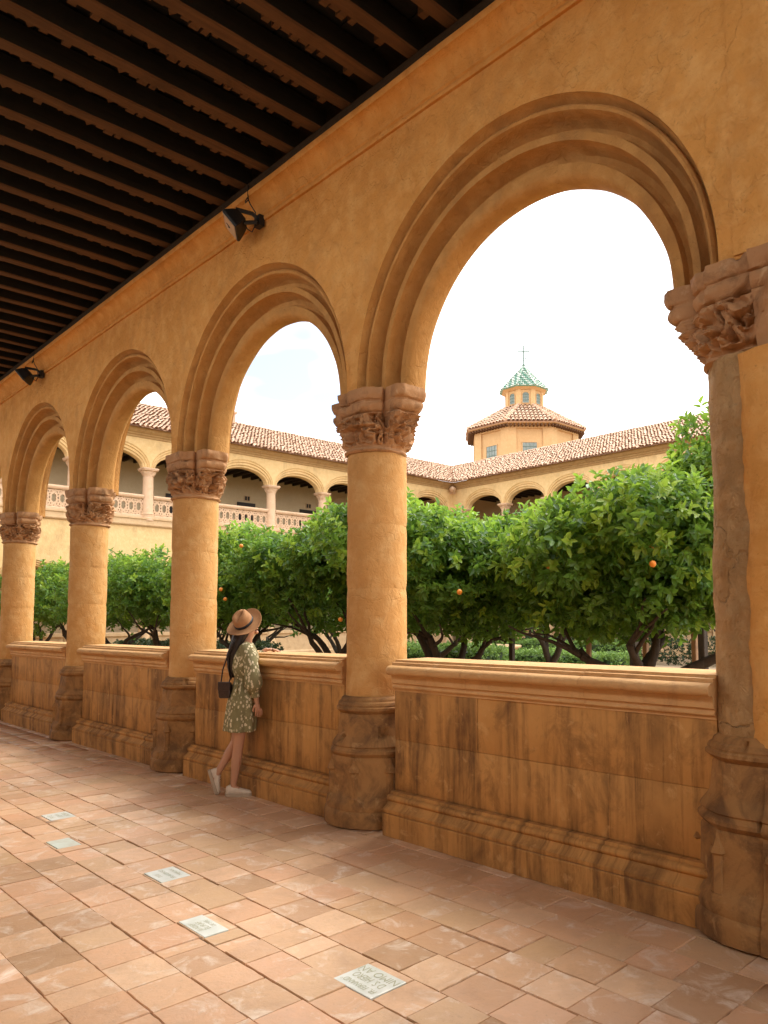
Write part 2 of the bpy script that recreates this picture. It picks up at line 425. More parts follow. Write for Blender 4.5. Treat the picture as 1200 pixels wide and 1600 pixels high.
for c in cand:
    x, y, lx, ly = c
    if y > 4.0: continue
    gx, gy = tr.choice((.001, .002, .003, .007)), tr.choice((.001, .003, .004, .008))
    if c in single:
        o = ob('tile', TV[tr.randrange(10)], floor, (x, y, tr.uniform(-.004, .003)), (tr.uniform(-.007, .007), tr.uniform(-.007, .007), tr.choice((0, PI)) + tr.uniform(-.008, .008)))
        o.scale = (lx - gx, ly - gy, 1)
    else:
        b = len(fv); a, d = (lx - gx) / 2, (ly - gy) / 2; z = tr.uniform(-.003, .003)
        fv += [(x - a, y - d, z), (x + a, y - d, z), (x + a, y + d, z), (x - a, y + d, z), (x - a, y - d, -.028), (x + a, y - d, -.028), (x + a, y + d, -.028), (x - a, y + d, -.028)]
        ff += [(b, b + 1, b + 2, b + 3), (b, b + 4, b + 5, b + 1), (b + 1, b + 5, b + 6, b + 2), (b + 2, b + 6, b + 7, b + 3), (b + 3, b + 7, b + 4, b)]
tag(ob('tile_field', fast_mesh('tile_field', fv, ff, MAT['tilefield']), floor), kind='stuff')
TXT = {1: (('FR. FERNAND\u00b0', .042), ('D S. HIERO', .058), ('NIMO A\u00d1', .058)), 2: (('JE:ADEF', .034), ('ELIRAF', .04), ('DE MFE', .03)),
       3: (('DE.B', .032), ('FR:ALONSO', .036), ('MERCAN', .034)), 4: (), 5: (('FR IO', .045), ('SE:AN', .045), ('NORA', .045))}
for px_, py_, lx, ly, k in PLQ:
    o = MB().box(-lx / 2, lx / 2, -ly / 2, ly / 2, -.028, .002).build('inscribed_tile', MAT['plaque_old'] if k == 4 else MAT['plaque'], floor, loc=(px_, py_, .001))
    bevel(o, .004, 2)
    o['label'] = {1: 'white glazed tile lettered in three lines, nearest of the inscribed tiles', 2: 'narrow white glazed tile with worn lettering', 3: 'white glazed tile with three faded lines', 4: 'blank greenish glazed tile', 5: 'farthest white glazed tile with faint writing'}[k]
    for li, (tx, sz) in enumerate(TXT[k]):
        cu = bpy.data.curves.new('lettering', 'FONT'); cu.body = tx; cu.size = sz * 1.15; cu.align_x = 'CENTER'; cu.align_y = 'CENTER'; cu.offset = -.0004
        cu.materials.append(MAT['ink'])
        lo = ob('lettering', cu, o, (0, -ly / 2 + ly * (li + .75) / (len(TXT[k]) + .5), .0032), (0, 0, PI))
        nl = len(tx); 
        if nl * sz * .72 > lx: lo.scale = (lx / (nl * sz * .74), 1, 1)

# ------------------------------------------------------------------ arcade wall with stepped archivolts
def arch_pts(xc, a, b, zc, n):
    return [(xc + a * math.cos(PI - PI * k / n), zc + b * math.sin(PI - PI * k / n)) for k in range(n + 1)]
def spandrel(mb, xs, a, b, zspr, zctr, ztop, y, n=40, flip=False, zlow=None):
    """flat wall face at y over the bays between consecutive xs (ascending), with arch holes a x b"""
    for i in range(len(xs) - 1):
        xl, xr = xs[i], xs[i + 1]; xc = (xl + xr) / 2
        P_ = arch_pts(xc, a, b, zctr, n)
        P_ = [(xl, zspr), (xc - a, zspr)] + P_ + [(xc + a, zspr), (xr, zspr)]
        for k in range(len(P_) - 1):
            (p0, q0), (p1, q1) = P_[k], P_[k + 1]
            if p1 - p0 < 1e-6: continue
            mb.add([(p0, y, q0), (p1, y, q1), (p1, y, ztop), (p0, y, ztop)], [(0, 1, 2, 3) if not flip else (3, 2, 1, 0)])
def archivolt(xc, prof, zspr, zctr, ratio=1.0, n=48, jit=0.0, seed=0):
    """prof: (r, y) list swept round the arch (with stilts); returns verts, faces"""
    path = []
    ang = [PI - PI * k / n for k in range(n + 1)]
    vs = []; m = len(prof)
    sec = [(-1, None)] + [(0, t) for t in ang] + [(1, None)]
    for s, t in sec:
        for j, (r, y) in enumerate(prof):
            rb = r * ratio if not callable(ratio) else ratio(r)
            if s: x, z = xc + s * r, zspr
            else: x, z = xc + r * math.cos(t), zctr + rb * math.sin(t)
            if jit:
                d = jit * nz3(x * 4 + seed, y * 4, z * 4)
                x += d; z += d * .7; 
                yy = y + jit * .6 * nz3(x * 3, z * 3 + 9, y)
            else: yy = y
            vs.append((x, yy, z))
    fs = []
    for i in range(len(sec) - 1):
        for j in range(m - 1): fs.append((i * m + j, i * m + j + 1, (i + 1) * m + j + 1, (i + 1) * m + j))
    return vs, fs
def cove(p, q, n=5, bulge=.5, side=1):
    """curved section from p to q"""
    out = []
    for i in range(1, n + 1):
        t = i / n; x = p[0] + (q[0] - p[0]) * t; y = p[1] + (q[1] - p[1]) * t
        d = math.sin(PI * t) * bulge; nx, ny = -(q[1] - p[1]), q[0] - p[0]
        out.append((x + nx * d * side, y + ny * d * side))
    return out
pr = [(1.61, YF_), (1.604, 3.93), (1.594, 3.968), (1.576, 3.995), (1.570, 3.962), (1.555, 3.949), (1.539, 3.956), (1.533, 3.985)]
pr += [(1.53, 4.03), (1.518, 4.085), (1.492, 4.118), (1.462, 4.120), (1.448, 4.10), (1.444, 4.03), (1.395, 4.03)]
pr += [(1.392, 4.075), (1.383, 4.14), (1.360, 4.185), (1.325, 4.20), (1.300, 4.185), (1.293, 4.115), (1.25, 4.115)]
pr += [(1.226, 4.12), (1.206, 4.14), (1.194, 4.17), (1.19, 4.23)]
half = list(pr)
PROF = half + [(r, 2 * 4.23 - y) for r, y in reversed(half[:-1])]
wall = MB(); xs = list(reversed(CX))
ZA = ZC + .035
spandrel(wall, xs, 1.61, 1.61, ZC, ZA, ZTOP, YF_, 48)
spandrel(wall, xs, 1.61, 1.61, ZC, ZA, 6.5, YB, 48, True)
x0 = CX[0]; XR = x0 + PIER
def wbox(mb, a, b, z0, z1): mb.add([(a, YF_, z0), (b, YF_, z0), (b, YF_, z1), (a, YF_, z1), (a, YB, z0), (b, YB, z0), (b, YB, 6.5), (a, YB, 6.5)], [(0, 1, 2, 3), (5, 4, 7, 6), (0, 4, 5, 1)])
wbox(wall, x0, XR, ZC, ZTOP)
wbox(wall, XR, 7, 0, ZTOP)
wbox(wall, -31, CX[-1], 0, ZTOP)
aw = wall.build('arcade_wall', MAT['gallery'], fix=False)
tag(aw, 'ochre plastered arcade wall with round moulded arches above the columns', 'wall')
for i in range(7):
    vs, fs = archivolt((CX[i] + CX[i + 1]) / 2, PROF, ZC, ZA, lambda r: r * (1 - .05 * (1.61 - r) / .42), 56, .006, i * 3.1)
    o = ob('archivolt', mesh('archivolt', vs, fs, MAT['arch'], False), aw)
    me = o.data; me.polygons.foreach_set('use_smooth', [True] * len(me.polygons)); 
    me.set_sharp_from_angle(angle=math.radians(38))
# plaster cornice under the ceiling: cavetto between two fillets
cp = [(YF_ + .002, 5.68), (3.875, 5.68), (3.868, 5.70), (3.875, 5.725), (3.86, 5.735)]
cp += [(3.86 - .105 * (1 - math.cos(t * PI / 2)), 5.735 + .17 * math.sin(t * PI / 2)) for t in (.15, .3, .45, .6, .75, .9, 1)]
cp += [(3.745, 5.905), (3.735, 5.93), (3.74, 5.96), (3.95, 5.97), (YF_ + .06, 5.7)]
cv, cf = [], []
segx = list(np.linspace(-31, 7, 180)); m = len(cp)
for x in segx:
    for y, z in cp: cv.append((x, y + .005 * nz3(x * 1.7, y * 5, z * 5), z + .006 * nz3(x * 2.1, 3 + y * 5, z * 7)))
for i in range(len(segx) - 1):
    for j in range(m): cf.append((i * m + j, (i + 1) * m + j, (i + 1) * m + (j + 1) % m, i * m + (j + 1) % m))
o = ob('cornice', mesh('cornice', cv, cf, MAT['gallery'], True), aw); o.data.set_sharp_from_angle(angle=math.radians(35))
# upright seam and raised pilaster strip above the pier
sp = MB().box(x0 + .02, XR - .02, YF_ - .012, YF_ + .02, ZC + .02, 5.675).build('pilaster_strip', MAT['gallery'], aw)

# ------------------------------------------------------------------ columns
def superel(th, n):
    c, s = abs(math.cos(th)), abs(math.sin(th))
    return 1.0 / ((c ** n + s ** n) ** (1.0 / n))
def cap_plan(th):
    c, s_ = abs(math.cos(th)), abs(math.sin(th))
    rA = min(.315 / max(c, 1e-6), .30 / max(s_, 1e-6), .475 / (c + s_))
    rB = min(.49 / max(c, 1e-6), .165 / max(s_, 1e-6), .61 / (c + s_))
    r = max(rA, rB)
    a0 = math.atan2(s_, c); slot = math.exp(-((a0 - .50) / .045) ** 2)
    return r * (1 - .16 * slot)
def capital_mesh(seed, worn=1.0):
    NTt, NH = 216, 64; z0, z1 = 3.08, ZC + .012
    vs = []
    plan = [cap_plan(2 * PI * k / NTt) for k in range(NTt)]
    for j in range(NH + 1):
        t = j / NH; z = z0 + (z1 - z0) * t
        for k in range(NTt):
            th = 2 * PI * k / NTt; pl_ = plan[k]; amp = 0; q = 0
            if t < .07: r = .262 + .022 * math.sin(PI * t / .07)
            elif t < .60:
                q = (t - .07) / .53; w_ = q ** 1.5 * .9; r = .262 * (1 - w_) + pl_ * .95 * w_ + .018 * math.sin(PI * q); amp = .042 * min(1, q * 5) * min(1, (1 - q) * 6 + .35)
            elif t < .635: r, amp = pl_ * .86, .006
            elif t < .78: q = (t - .635) / .145; r = pl_ * (.92 + .05 * q + .03 * math.sin(PI * q)); amp = .007
            elif t < .815: r, amp = pl_ * .92, .004
            else: q = (t - .815) / .185; r = pl_ * (.965 + .045 * math.sin(PI * min(1, q * 1.3) * .6)); amp = .007
            x, y = r * math.cos(th), r * math.sin(th)
            p = V((x * 12 + seed, y * 12 + seed * .7, z * 12))
            if amp > .02:
                w = p + V((mnoise.noise(p * .8), mnoise.noise(p * .8 + V((5, 1, 2))), mnoise.noise(p * .8 + V((1, 7, 3))))) * 1.1
                e = abs(mnoise.noise(w)); e2 = abs(mnoise.noise(w * 2.1 + V((3, 3, 3))))
                h = 1 - min(1, e * 3.4); h = min(1, h * 1.5); h = h * h * (3 - 2 * h)
                hole = max(0, mnoise.noise(w * 1.1 + V((9, 2, 4))) - .12) * 3.5
                dr = amp * (1.0 * h + .35 * (1 - min(1, e2 * 4)) - .5) - .075 * min(1, hole) * min(1, q * 4)
            else:
                dr = amp * mnoise.noise(p * 1.5) - .022 * max(0, mnoise.noise(p * .6 + V((2, 9, 1))) - .18) * 3 * worn
            k2 = (r + dr) / r
            vs.append((x * k2, y * k2, z + .006 * mnoise.noise(p * 1.2 + V((4, 4, 4)))))
    fs = [(j * NTt + k, j * NTt + (k + 1) % NTt, (j + 1) * NTt + (k + 1) % NTt, (j + 1) * NTt + k) for j in range(NH) for k in range(NTt)]
    fs.append(tuple(NH * NTt + k for k in range(NTt)))
    me = mesh('capital', vs, fs, MAT['carved'], True); me.set_sharp_from_angle(angle=math.radians(45)); return me
CAPS = [capital_mesh(1.3), capital_mesh(6.9), capital_mesh(11.2, 2.0)]
def drum_mesh(z0, z1, seed, mat, lump=.0028):
    n, m = 48, max(6, int((z1 - z0) / .05)); vs = []
    for j in range(m + 1):
        z = z0 + (z1 - z0) * j / m
        e = .0 if 0 < j < m else .006
        for k in range(n):
            th = 2 * PI * k / n; r = .257 + (1.03 - 0) * 0 + (.012 if z < 1.2 else 0) * (1.2 - z) / .2 - e
            p = V((math.cos(th) * 1.4 + seed, math.sin(th) * 1.4, z * 2.2)); q = p * 4
            r += lump * 1.6 * mnoise.noise(p) + lump * mnoise.noise(q)
            vs.append((r * math.cos(th), r * math.sin(th), z))
    fs = [(j * n + k, j * n + (k + 1) % n, (j + 1) * n + (k + 1) % n, (j + 1) * n + k) for j in range(m) for k in range(n)]
    return mesh('drum', vs, fs, mat, True)
DR = [drum_mesh(1.02, 1.93, 1, MAT['shaft']), drum_mesh(1.93, 2.47, 2, MAT['shaft']), drum_mesh(2.47, 3.10, 3, MAT['shaft'])]
DRR = [drum_mesh(1.02, 3.10, 8, MAT['roughshaft'], .011)]
BP = [(0, .455, 0), (.015, .495, 0), (.10, .495, .1), (.125, .487, .1), (.14, .470, .2), (.175, .478, .2), (.215, .462, .4), (.24, .435, .7), (.26, .418, 1), (.30, .412, 1), (.40, .408, 1), (.50, .404, 1), (.545, .402, 1),
      (.555, .392, .9), (.565, .405, .5), (.585, .426, .3), (.605, .424, .3), (.62, .405, .3), (.63, .40, .3), (.64, .412, .3), (.66, .40, .3), (.70, .362, .4), (.715, .350, .6), (.73, .345, .8), (.80, .335, .8), (.885, .322, .8), (.895, .312, .6),
      (.905, .33, .5), (.925, .362, .3), (.945, .362, .3), (.955, .345, .3), (.965, .348, .3), (.985, .335, .2), (.995, .312, .1), (1.01, .308, .1), (1.02, .298, 0), (1.035, .27, 0)]
def base_mesh(seed, chips=1.0):
    n = 96; vs = []
    for z, r, oc in BP:
        for k in range(n):
            th = 2 * PI * k / n
            u = ((th + PI / 8) % (PI / 4)) - PI / 8
            ro = math.cos(PI / 8) / math.cos(u) * 1.045
            rr = (.27 + (r - .27) * .74) * (1 - oc + oc * ro)
            p = V((math.cos(th) * 2.6 + seed, math.sin(th) * 2.6, z * 5))
            d = .002 * mnoise.noise(p * 1.2) + .0015 * mnoise.noise(p * 5)
            c = mnoise.noise(p * 1.6 + V((3, 1, 7))) - .55
            if c > 0: d -= min(.028, c * .3) * chips
            rr += d
            vs.append((rr * math.cos(th), rr * math.sin(th), z + .0015 * mnoise.noise(p * 1.4)))
    m = len(BP)
    fs = [(j * n + k, j * n + (k + 1) % n, (j + 1) * n + (k + 1) % n, (j + 1) * n + k) for j in range(m - 1) for k in range(n)]
    me = mesh('base', vs, fs, MAT['basestone'], True); me.set_sharp_from_angle(angle=math.radians(32)); return me
BASES = [base_mesh(2.2), base_mesh(7.7, 1.5)]
def colonnette_mesh():
    mb = MB()
    for z0, z1, r0, r1 in ((.20, .24, .055, .05), (.24, .43, .036, .034), (.43, .445, .034, .05), (.445, .475, .05, .04), (.475, .525, .036, .012), (.525, .54, .018, .012)):
        mb.loft([[(r * math.cos(t * PI / 3), r * math.sin(t * PI / 3), z) for t in range(6)] for z, r in ((z0, r0), (z1, r1))])
    me = mesh('colonnette', mb.v, mb.f, MAT['basestone']); return me
CNM = colonnette_mesh()
COLLAB = {0: 'rough half column set against the ochre pier at the right edge',
          1: 'large full column left of the widest arch, nearest free standing one',
          2: 'column just left of the woman, with carved capital',
          3: 'third free standing column, between the two narrower arches left of the woman',
          4: 'farthest column in view, cut by the left edge',
          5: 'column beyond the left edge, next after the farthest one in view'}
for i in range(0, 6):
    r = empty('column', (CX[i], Y0, 0)); tag(r, COLLAB[i], 'column', 'arcade columns')
    for d in (DRR if i == 0 else DR): ob('drum', d, r, rot=(0, 0, i * 1.3))
    ob('capital', CAPS[2] if i == 0 else CAPS[i % 2], r, rot=(0, 0, (i // 2 % 2) * PI))
    b = ob('base', BASES[i % 2], r, rot=(0, 0, (i * 2 % 8) * PI / 4))
    for k in (4, 5, 6, 7):
        t = k * PI / 4 + PI / 8
        ob('colonnette', CNM, b, (0.375 * math.cos(t - b.rotation_euler.z), .375 * math.sin(t - b.rotation_euler.z), 0), (0, 0, t))
# pier at the right: plaster skin broken off above the base, stone impost and base running on from the half column
pier = empty('pier', (x0, Y0, 0)); tag(pier, 'flat ochre plastered pier with broken lower edge at the right edge', 'pier')
def pier_skin():
    nx, nz_ = 26, 90; vs = []; fs = []
    for j in range(nz_ + 1):
        for k in range(nx + 1):
            u, w = k / nx, j / nz_
            xl = .005 + .014 * nz3(j * .13, 1.5, 2) + .008 * nz3(j * .5, 4, 2) + (.02 * (1 - w))
            zl = .72 + .05 * nz3(k * .4, 7, 1) + .03 * nz3(k * 1.1, 3, 1) - .10 * u + .14 * math.exp(-u * 14)
            x = xl + (PIER - .02 - xl) * u; z = zl + (3.085 + .02 * nz3(k * .7, 1, 8) - zl) * w
            edge = min(1, u / .02, w / .008)
            y = -.285 + .035 * (1 - edge) + .010 * nz3(x * 3, z * 3, 1) + .006 * nz3(x * 11, z * 8, 4)
            vs.append((x, y, z))
    b = len(vs)
    for j in range(nz_):
        for k in range(nx):
            q = j * (nx + 1) + k; fs.append((q, q + 1, q + nx + 2, q + nx + 1))
    # returns along the left and lower edges
    for j in range(nz_ + 1): q = vs[j * (nx + 1)]; vs.append((q[0] + .03, -.02, q[2]))
    for j in range(nz_): fs.append((j * (nx + 1), (j + 1) * (nx + 1), b + j + 1, b + j))
    c = len(vs)
    for k in range(nx + 1): q = vs[k]; vs.append((q[0], -.16, q[2] + .01))
    for k in range(nx): fs.append((k, c + k, c + k + 1, k + 1))
    return mesh('plaster_skin', vs, fs, MAT['gallery'], True)
ob('plaster_skin', pier_skin(), pier)
mb = MB().box(.02, PIER - .02, -.18, .26, .5, 3.12); mb.build('core', MAT['basestone'], pier)
def strip(prof, xa, xb, nx, amp, seed, mat, name):
    """profile (y,z) run along x with carved relief"""
    vs = []; fs = []; m = len(prof)
    for i in range(nx + 1):
        x = xa + (xb - xa) * i / nx
        for y, z in prof:
            p = V((x * 8 + seed, y * 8, z * 8))
            w = p + V((mnoise.noise(p * .8), 0, mnoise.noise(p * .8 + V((5, 1, 2)))))
            e = abs(mnoise.noise(w)); h = 1 - min(1, e * 4)
            vs.append((x, y - amp * (h - .6) - amp * .5 * mnoise.noise(p * .5), z + amp * .3 * mnoise.noise(p)))
    for i in range(nx):
        for j in range(m - 1): fs.append((i * m + j, (i + 1) * m + j, (i + 1) * m + j + 1, i * m + j + 1))
    me = mesh(name, vs, fs, mat, True); me.set_sharp_from_angle(angle=math.radians(50)); return me
ip = [(-.20, 3.06), (-.265, 3.08), (-.275, 3.11)] + [(-.27 - .06 * t ** 1.5, 3.12 + .27 * t) for t in [k / 12 for k in range(13)]] + [(-.315, 3.395), (-.34, 3.41), (-.352, 3.45), (-.345, 3.48), (-.325, 3.49), (-.34, 3.50), (-.36, 3.55), (-.355, 3.60), (-.28, 3.615)]
ob('impost', strip(ip, .12, PIER, 90, .022, 3.3, MAT['carved'], 'impost'), pier)
bp = [(-(.27 + (r - .27) * .74), z) for z, r, oc in BP if z < .9]
ob('pier_base', strip(bp, .1, PIER, 40, .006, 9.1, MAT['basestone'], 'pier_base'), pier)

# ------------------------------------------------------------------ parapets built of stones
def jit_prism(prof, xa, xb, y, nx, seed, amp=.003):
    """stone with a shaped front: closed profile, both ends capped"""
    m = len(prof); vs = []; fs = []
    for i in range(nx + 1):
        x = xa + (xb - xa) * i / nx
        for (py, pz) in prof:
            d = amp * nz3(x * 1.3 + seed, py * 3, pz * 3) + amp * .35 * nz3(x * 6, pz * 3, seed)
            vs.append((x, py + d, pz + d * .6))
    for i in range(nx):
        for j in range(m): fs.append((i * m + j, (i + 1) * m + j, (i + 1) * m + (j + 1) % m, i * m + (j + 1) % m))
    fs.append(tuple(range(m))[::-1][::-1]); fs.append(tuple(nx * m + j for j in range(m))[::-1])
    return vs, fs
def roll(cy, cz, r, a0, a1, n=6): return [(cy + r * math.cos(math.radians(a0 + (a1 - a0) * k / n)), cz + r * math.sin(math.radians(a0 + (a1 - a0) * k / n))) for k in range(n + 1)]
COP = [(4.36, 1.10), (3.992, 1.10), (3.99, 1.118)] + roll(3.985, 1.135, .016, 250, 110, 5) + [(3.978, 1.158), (3.962, 1.165), (3.960, 1.228), (3.95, 1.234)] + roll(3.93, 1.264, .033, 265, 105, 7) + [(3.935, 1.302), (3.965, 1.304), (3.968, 1.326), (4.0, 1.329), (4.003, 1.346), (4.36, 1.35)]
PLN = [(4.36, .0), (3.872, .0), (3.868, .165), (3.875, .172)]
MOL = [(4.36, .176), (3.874, .176), (3.870, .182), (3.870, .205), (3.884, .212), (3.905, .226), (3.922, .243), (3.930, .252)] + roll(3.938, .277, .024, 250, 95, 6) + [(3.952, .303), (3.955, .322), (4.36, .326)]
PARLAB = {0: 'long stained sandstone parapet below the widest arch at right', 1: 'sandstone parapet the woman leans on', 2: 'parapet between the second and third free standing columns, left of the woman',
          3: 'short looking far parapet between the two leftmost columns in view', 4: 'parapet past the farthest column, almost out of view at left'}
prr = random.Random(21)
for i in range(5):
    xa, xb = CX[i + 1] + .45, CX[i] - .21
    r = empty('parapet', ((xa + xb) / 2, 4.1, 0)); tag(r, PARLAB[i], 'parapet', 'parapets between the columns')
    off = V(r.location)
    def part(name, prof, a, b, mat, seed, amp=.003, nx=None):
        vs, fs = jit_prism(prof, a, b, 0, nx or max(3, int((b - a) / .06)), seed, amp)
        vs = [(v[0] - off.x, v[1] - off.y, v[2]) for v in vs]
        me = mesh(name, vs, fs, mat)
        bm = bmesh.new(); bm.from_mesh(me); bmesh.ops.recalc_face_normals(bm, faces=bm.faces); bm.to_mesh(me); bm.free()
        me.polygons.foreach_set('use_smooth', [True] * len(me.polygons)); me.set_sharp_from_angle(angle=math.radians(40))
        return ob(name, me, r)
    def cuts(n, j=.12):
        c = [xa + (xb - xa) * k / n + (prr.uniform(-j, j) if 0 < k < n else 0) for k in range(n + 1)]
        return [(c[k] + (.0015 if k else 0), c[k + 1] - (.0015 if k < n - 1 else 0)) for k in range(n)]
    for k, (a, b) in enumerate(cuts(3)): part('coping_stone', [(y + prr.uniform(-.001, .001), z) for y, z in COP], a, b, MAT['coping'], i * 9 + k, .0025)
    for k, (a, b) in enumerate(cuts(3)): part('moulded_stone', MOL, a + 0, b, MAT['parapet'], i * 5 + k, .002)
    for k, (a, b) in enumerate(cuts(4)): part('plinth_stone', PLN, a, b, MAT['parapet'], i * 7 + k, .0025)
    for z0, z1, n in ((.326, .715, 3), (.7175, 1.1, 3)):
        for k, (a, b) in enumerate(cuts(n, .2)):
            y_ = 4.0 + prr.uniform(-.0025, .0025)
            part('panel_stone', [(4.36, z0), (y_ + .002, z0), (y_, z0 + .003), (y_, (z0 + z1) / 2), (y_, z1 - .003), (y_ + .002, z1), (4.36, z1)], a, b, MAT['parapet'], i * 3 + k, .003)

# ------------------------------------------------------------------ timber ceiling
ceil = ob('ceiling', mesh('ceiling', [(-31, -1.4, 6.34), (7, -1.4, 6.34), (7, 4.4, 6.34), (-31, 4.4, 6.34), (-31, -1.4, 6.5), (7, -1.4, 6.5), (7, 4.4, 6.5), (-31, 4.4, 6.5)],
                          [(3, 2, 1, 0), (4, 5, 6, 7), (0, 1, 5, 4), (1, 2, 6, 5), (2, 3, 7, 6), (3, 0, 4, 7)], MAT['board'])); tag(ceil, kind='structure')
def beam_mesh(seed):
    n = 40; vs = []; fs = []; prof = [(-.06, .20), (-.06, .012), (-.05, 0), (.05, 0), (.06, .012), (.06, .20)]; m = len(prof)
    for i in range(n + 1):
        y = -1.35 + (3.86 + 1.35) * i / n
        for x, z in prof:
            vs.append((x + .005 * nz3(y * 2.5, x * 9 + seed, z * 9) + .006 * nz3(y * .6, seed, 1), y, z + .005 * nz3(y * 3, x * 7, seed) + .008 * nz3(y * .5, seed, 7)))
    for i in range(n):
        for j in range(m - 1): fs.append((i * m + j, i * m + j + 1, (i + 1) * m + j + 1, (i + 1) * m + j))
    return mesh('beam', vs, fs, [MAT['board'], MAT['beam']], False, [1 if j in (1, 2, 3) else 0 for i in range(n) for j in range(m - 1)])  # sides take dark board tone, undersides lit brown: shading put into the colour
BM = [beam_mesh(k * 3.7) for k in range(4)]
def carving_mesh():
    r = random.Random(4); mb = MB(); y = -1.2
    while y < 3.7:
        w = r.choice((.05, .06, .075)); d = r.uniform(.05, .105); z = r.uniform(.03, .045)
        k = r.random()
        if k < .6: mb.box(-.062 - d, -.058, y, y + w, z, .12)
        elif k < .85:
            mb.loft([[(-.06, y, z), (-.06 - d * .5, y, z), (-.06 - d, y + w * .5, z), (-.06 - d * .5, y + w, z), (-.06, y + w, z)], [(-.06, y, .12), (-.06 - d * .4, y, .12), (-.06 - d * .7, y + w * .5, .12), (-.06 - d * .4, y + w, .12), (-.06, y + w, .12)]])
        y += w + r.choice((.012, .02, .035))
    me = mesh('carving', mb.v, mb.f, MAT['beam']); bm = bmesh.new(); bm.from_mesh(me); bmesh.ops.recalc_face_normals(bm, faces=bm.faces); bm.to_mesh(me); bm.free(); return me
CM = carving_mesh()
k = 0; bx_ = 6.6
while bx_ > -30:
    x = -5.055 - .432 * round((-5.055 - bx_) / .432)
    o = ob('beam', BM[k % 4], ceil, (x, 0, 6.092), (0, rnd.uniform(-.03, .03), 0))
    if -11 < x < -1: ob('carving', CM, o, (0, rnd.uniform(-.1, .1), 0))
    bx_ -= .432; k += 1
pl = MB()
pl.prism([(3.93, 5.972), (3.765, 5.972), (3.755, 5.98), (3.755, 6.02), (3.775, 6.03), (3.785, 6.085), (3.93, 6.09)], -31, 7)
pl.build('wall_plate', MAT['plate'], ceil)
for k in range(16): MB().box(-31, 7, -1.3 + k * .335, -1.3 + k * .335 + .325, 6.325, 6.338).build('board', MAT['board'], ceil)
# back wall of the gallery, behind the camera, top left off to let in fill light
bw = MB().box(-31, 7, -1.7, -1.35, 0, HB).build('wall', MAT['extback']); tag(bw, kind='structure')

# ------------------------------------------------------------------ courtyard ground
gv = [(-400, -400, -.06), (400, -400, -.06), (400, 400, -.06), (-400, 400, -.06)]
tag(ob('ground', mesh('ground', gv, [(0, 1, 2, 3)], MAT['sand'])), kind='structure')

# ------------------------------------------------------------------ cloister wings
XE, YFW = -31.0, 31.15
def tiles(name, u0, u1, wl, slope, clip, mat, pitch=.185, step=.30, seed=1, tone=None, parent=None, rad=.078, jit=.7):
    """barrel tiles on a slope: local x along the eave, local y up the slope in plan, z up"""
    r = np.random.RandomState(seed)
    us = np.arange(u0, u1, pitch); ws = np.arange(-.06, wl, step)
    U_, W_ = np.meshgrid(us, ws, indexing='ij'); ci, ri = np.meshgrid(np.arange(len(us)), np.arange(len(ws)), indexing='ij')
    U_, W_, ci, ri = [a.ravel() for a in (U_, W_, ci, ri)]
    ok = np.array([clip(u, w) for u, w in zip(U_, W_)]); U_, W_, ci, ri = U_[ok], W_[ok], ci[ok], ri[ok]
    n = len(U_); U_ = U_ + r.normal(0, .014, n) * jit; W_ = W_ + r.normal(0, .05, n) * jit; ang = r.normal(0, .06, n) * jit
    k = 5; t = np.linspace(0, PI, k)
    ln = step * 1.18; nrm = np.array([0, -slope, 1]) / math.hypot(slope, 1); sl = np.array([0, 1, slope]) / math.hypot(slope, 1)
    vs = np.zeros((n, 2 * k, 3))
    for e, (d, rr, lift) in enumerate(((0, rad * 1.1, .055), (ln, rad * .85, .02))):
        for j in range(k):
            x = rr * math.cos(t[j]); h = rr * math.sin(t[j]) + lift + r.normal(0, .006, n)
            px = U_ + x - ang * d; 
            base = W_[:, None] * np.array([0, 1, slope])[None] + d * sl[None] + h[:, None] * nrm[None]
            base[:, 0] = px; vs[:, e * k + j] = base
    b = (np.arange(n) * 2 * k)[:, None, None]
    q = np.array([[j, j + 1, k + j + 1, k + j] for j in range(k - 1)])[None]
    fs = (b + q).reshape(-1, 4)
    at = None
    if tone is not None: at = np.repeat(tone(ci, ri, r), 2 * k)
    me = fast_mesh(name, vs.reshape(-1, 3), fs, mat, at)
    return me
WP = [(1.44, 0), (1.405, .05), (1.395, .035), (1.365, .035), (1.355, .09), (1.325, .095), (1.315, .075), (1.285, .075), (1.26, .14), (1.22, .15), (1.2, .2), (1.2, .45)]
def lathe(prof, n=20):
    return [[(r * math.cos(2 * PI * k / n), r * math.sin(2 * PI * k / n), z) for k in range(n)] for r, z in prof]
def wcapital(sx, z0, z1, half, seed):
    n, m = 40, 14; vs = []
    for j in range(m + 1):
        t = j / m; z = z0 + (z1 - z0) * t
        a = (.21 + (half - .21) * t ** 1.3) if t < .7 else half * (1.02 if t < .85 else 1.08); ex = 2 + 4 * t
        for k in range(n):
            th = 2 * PI * k / n; r = a * superel(th, ex)
            if .1 < t < .7: r += .035 * mnoise.noise(V((math.cos(th) * 4 + seed, math.sin(th) * 4, z * 9)))
            vs.append((r * math.cos(th), r * math.sin(th), z))
    fs = [(j * n + k, j * n + (k + 1) % n, (j + 1) * n + (k + 1) % n, (j + 1) * n + k) for j in range(m) for k in range(n)] + [tuple(m * n + k for k in range(n))]
    return mesh('capital', vs, fs, MAT['balus'], False)
UC = MB().loft(lathe([(.30, 5.88), (.30, 6.0), (.27, 6.02), (.27, 6.14), (.29, 6.16), (.27, 6.19), (.235, 6.21), (.225, 6.24), (.205, 7.76)], 24))
UCM = mesh('shaft', UC.v, UC.f, MAT['balus'], True); UCM.set_sharp_from_angle(angle=math.radians(40))
UCC = wcapital(0, 7.74, 8.08, .33, 2.0)
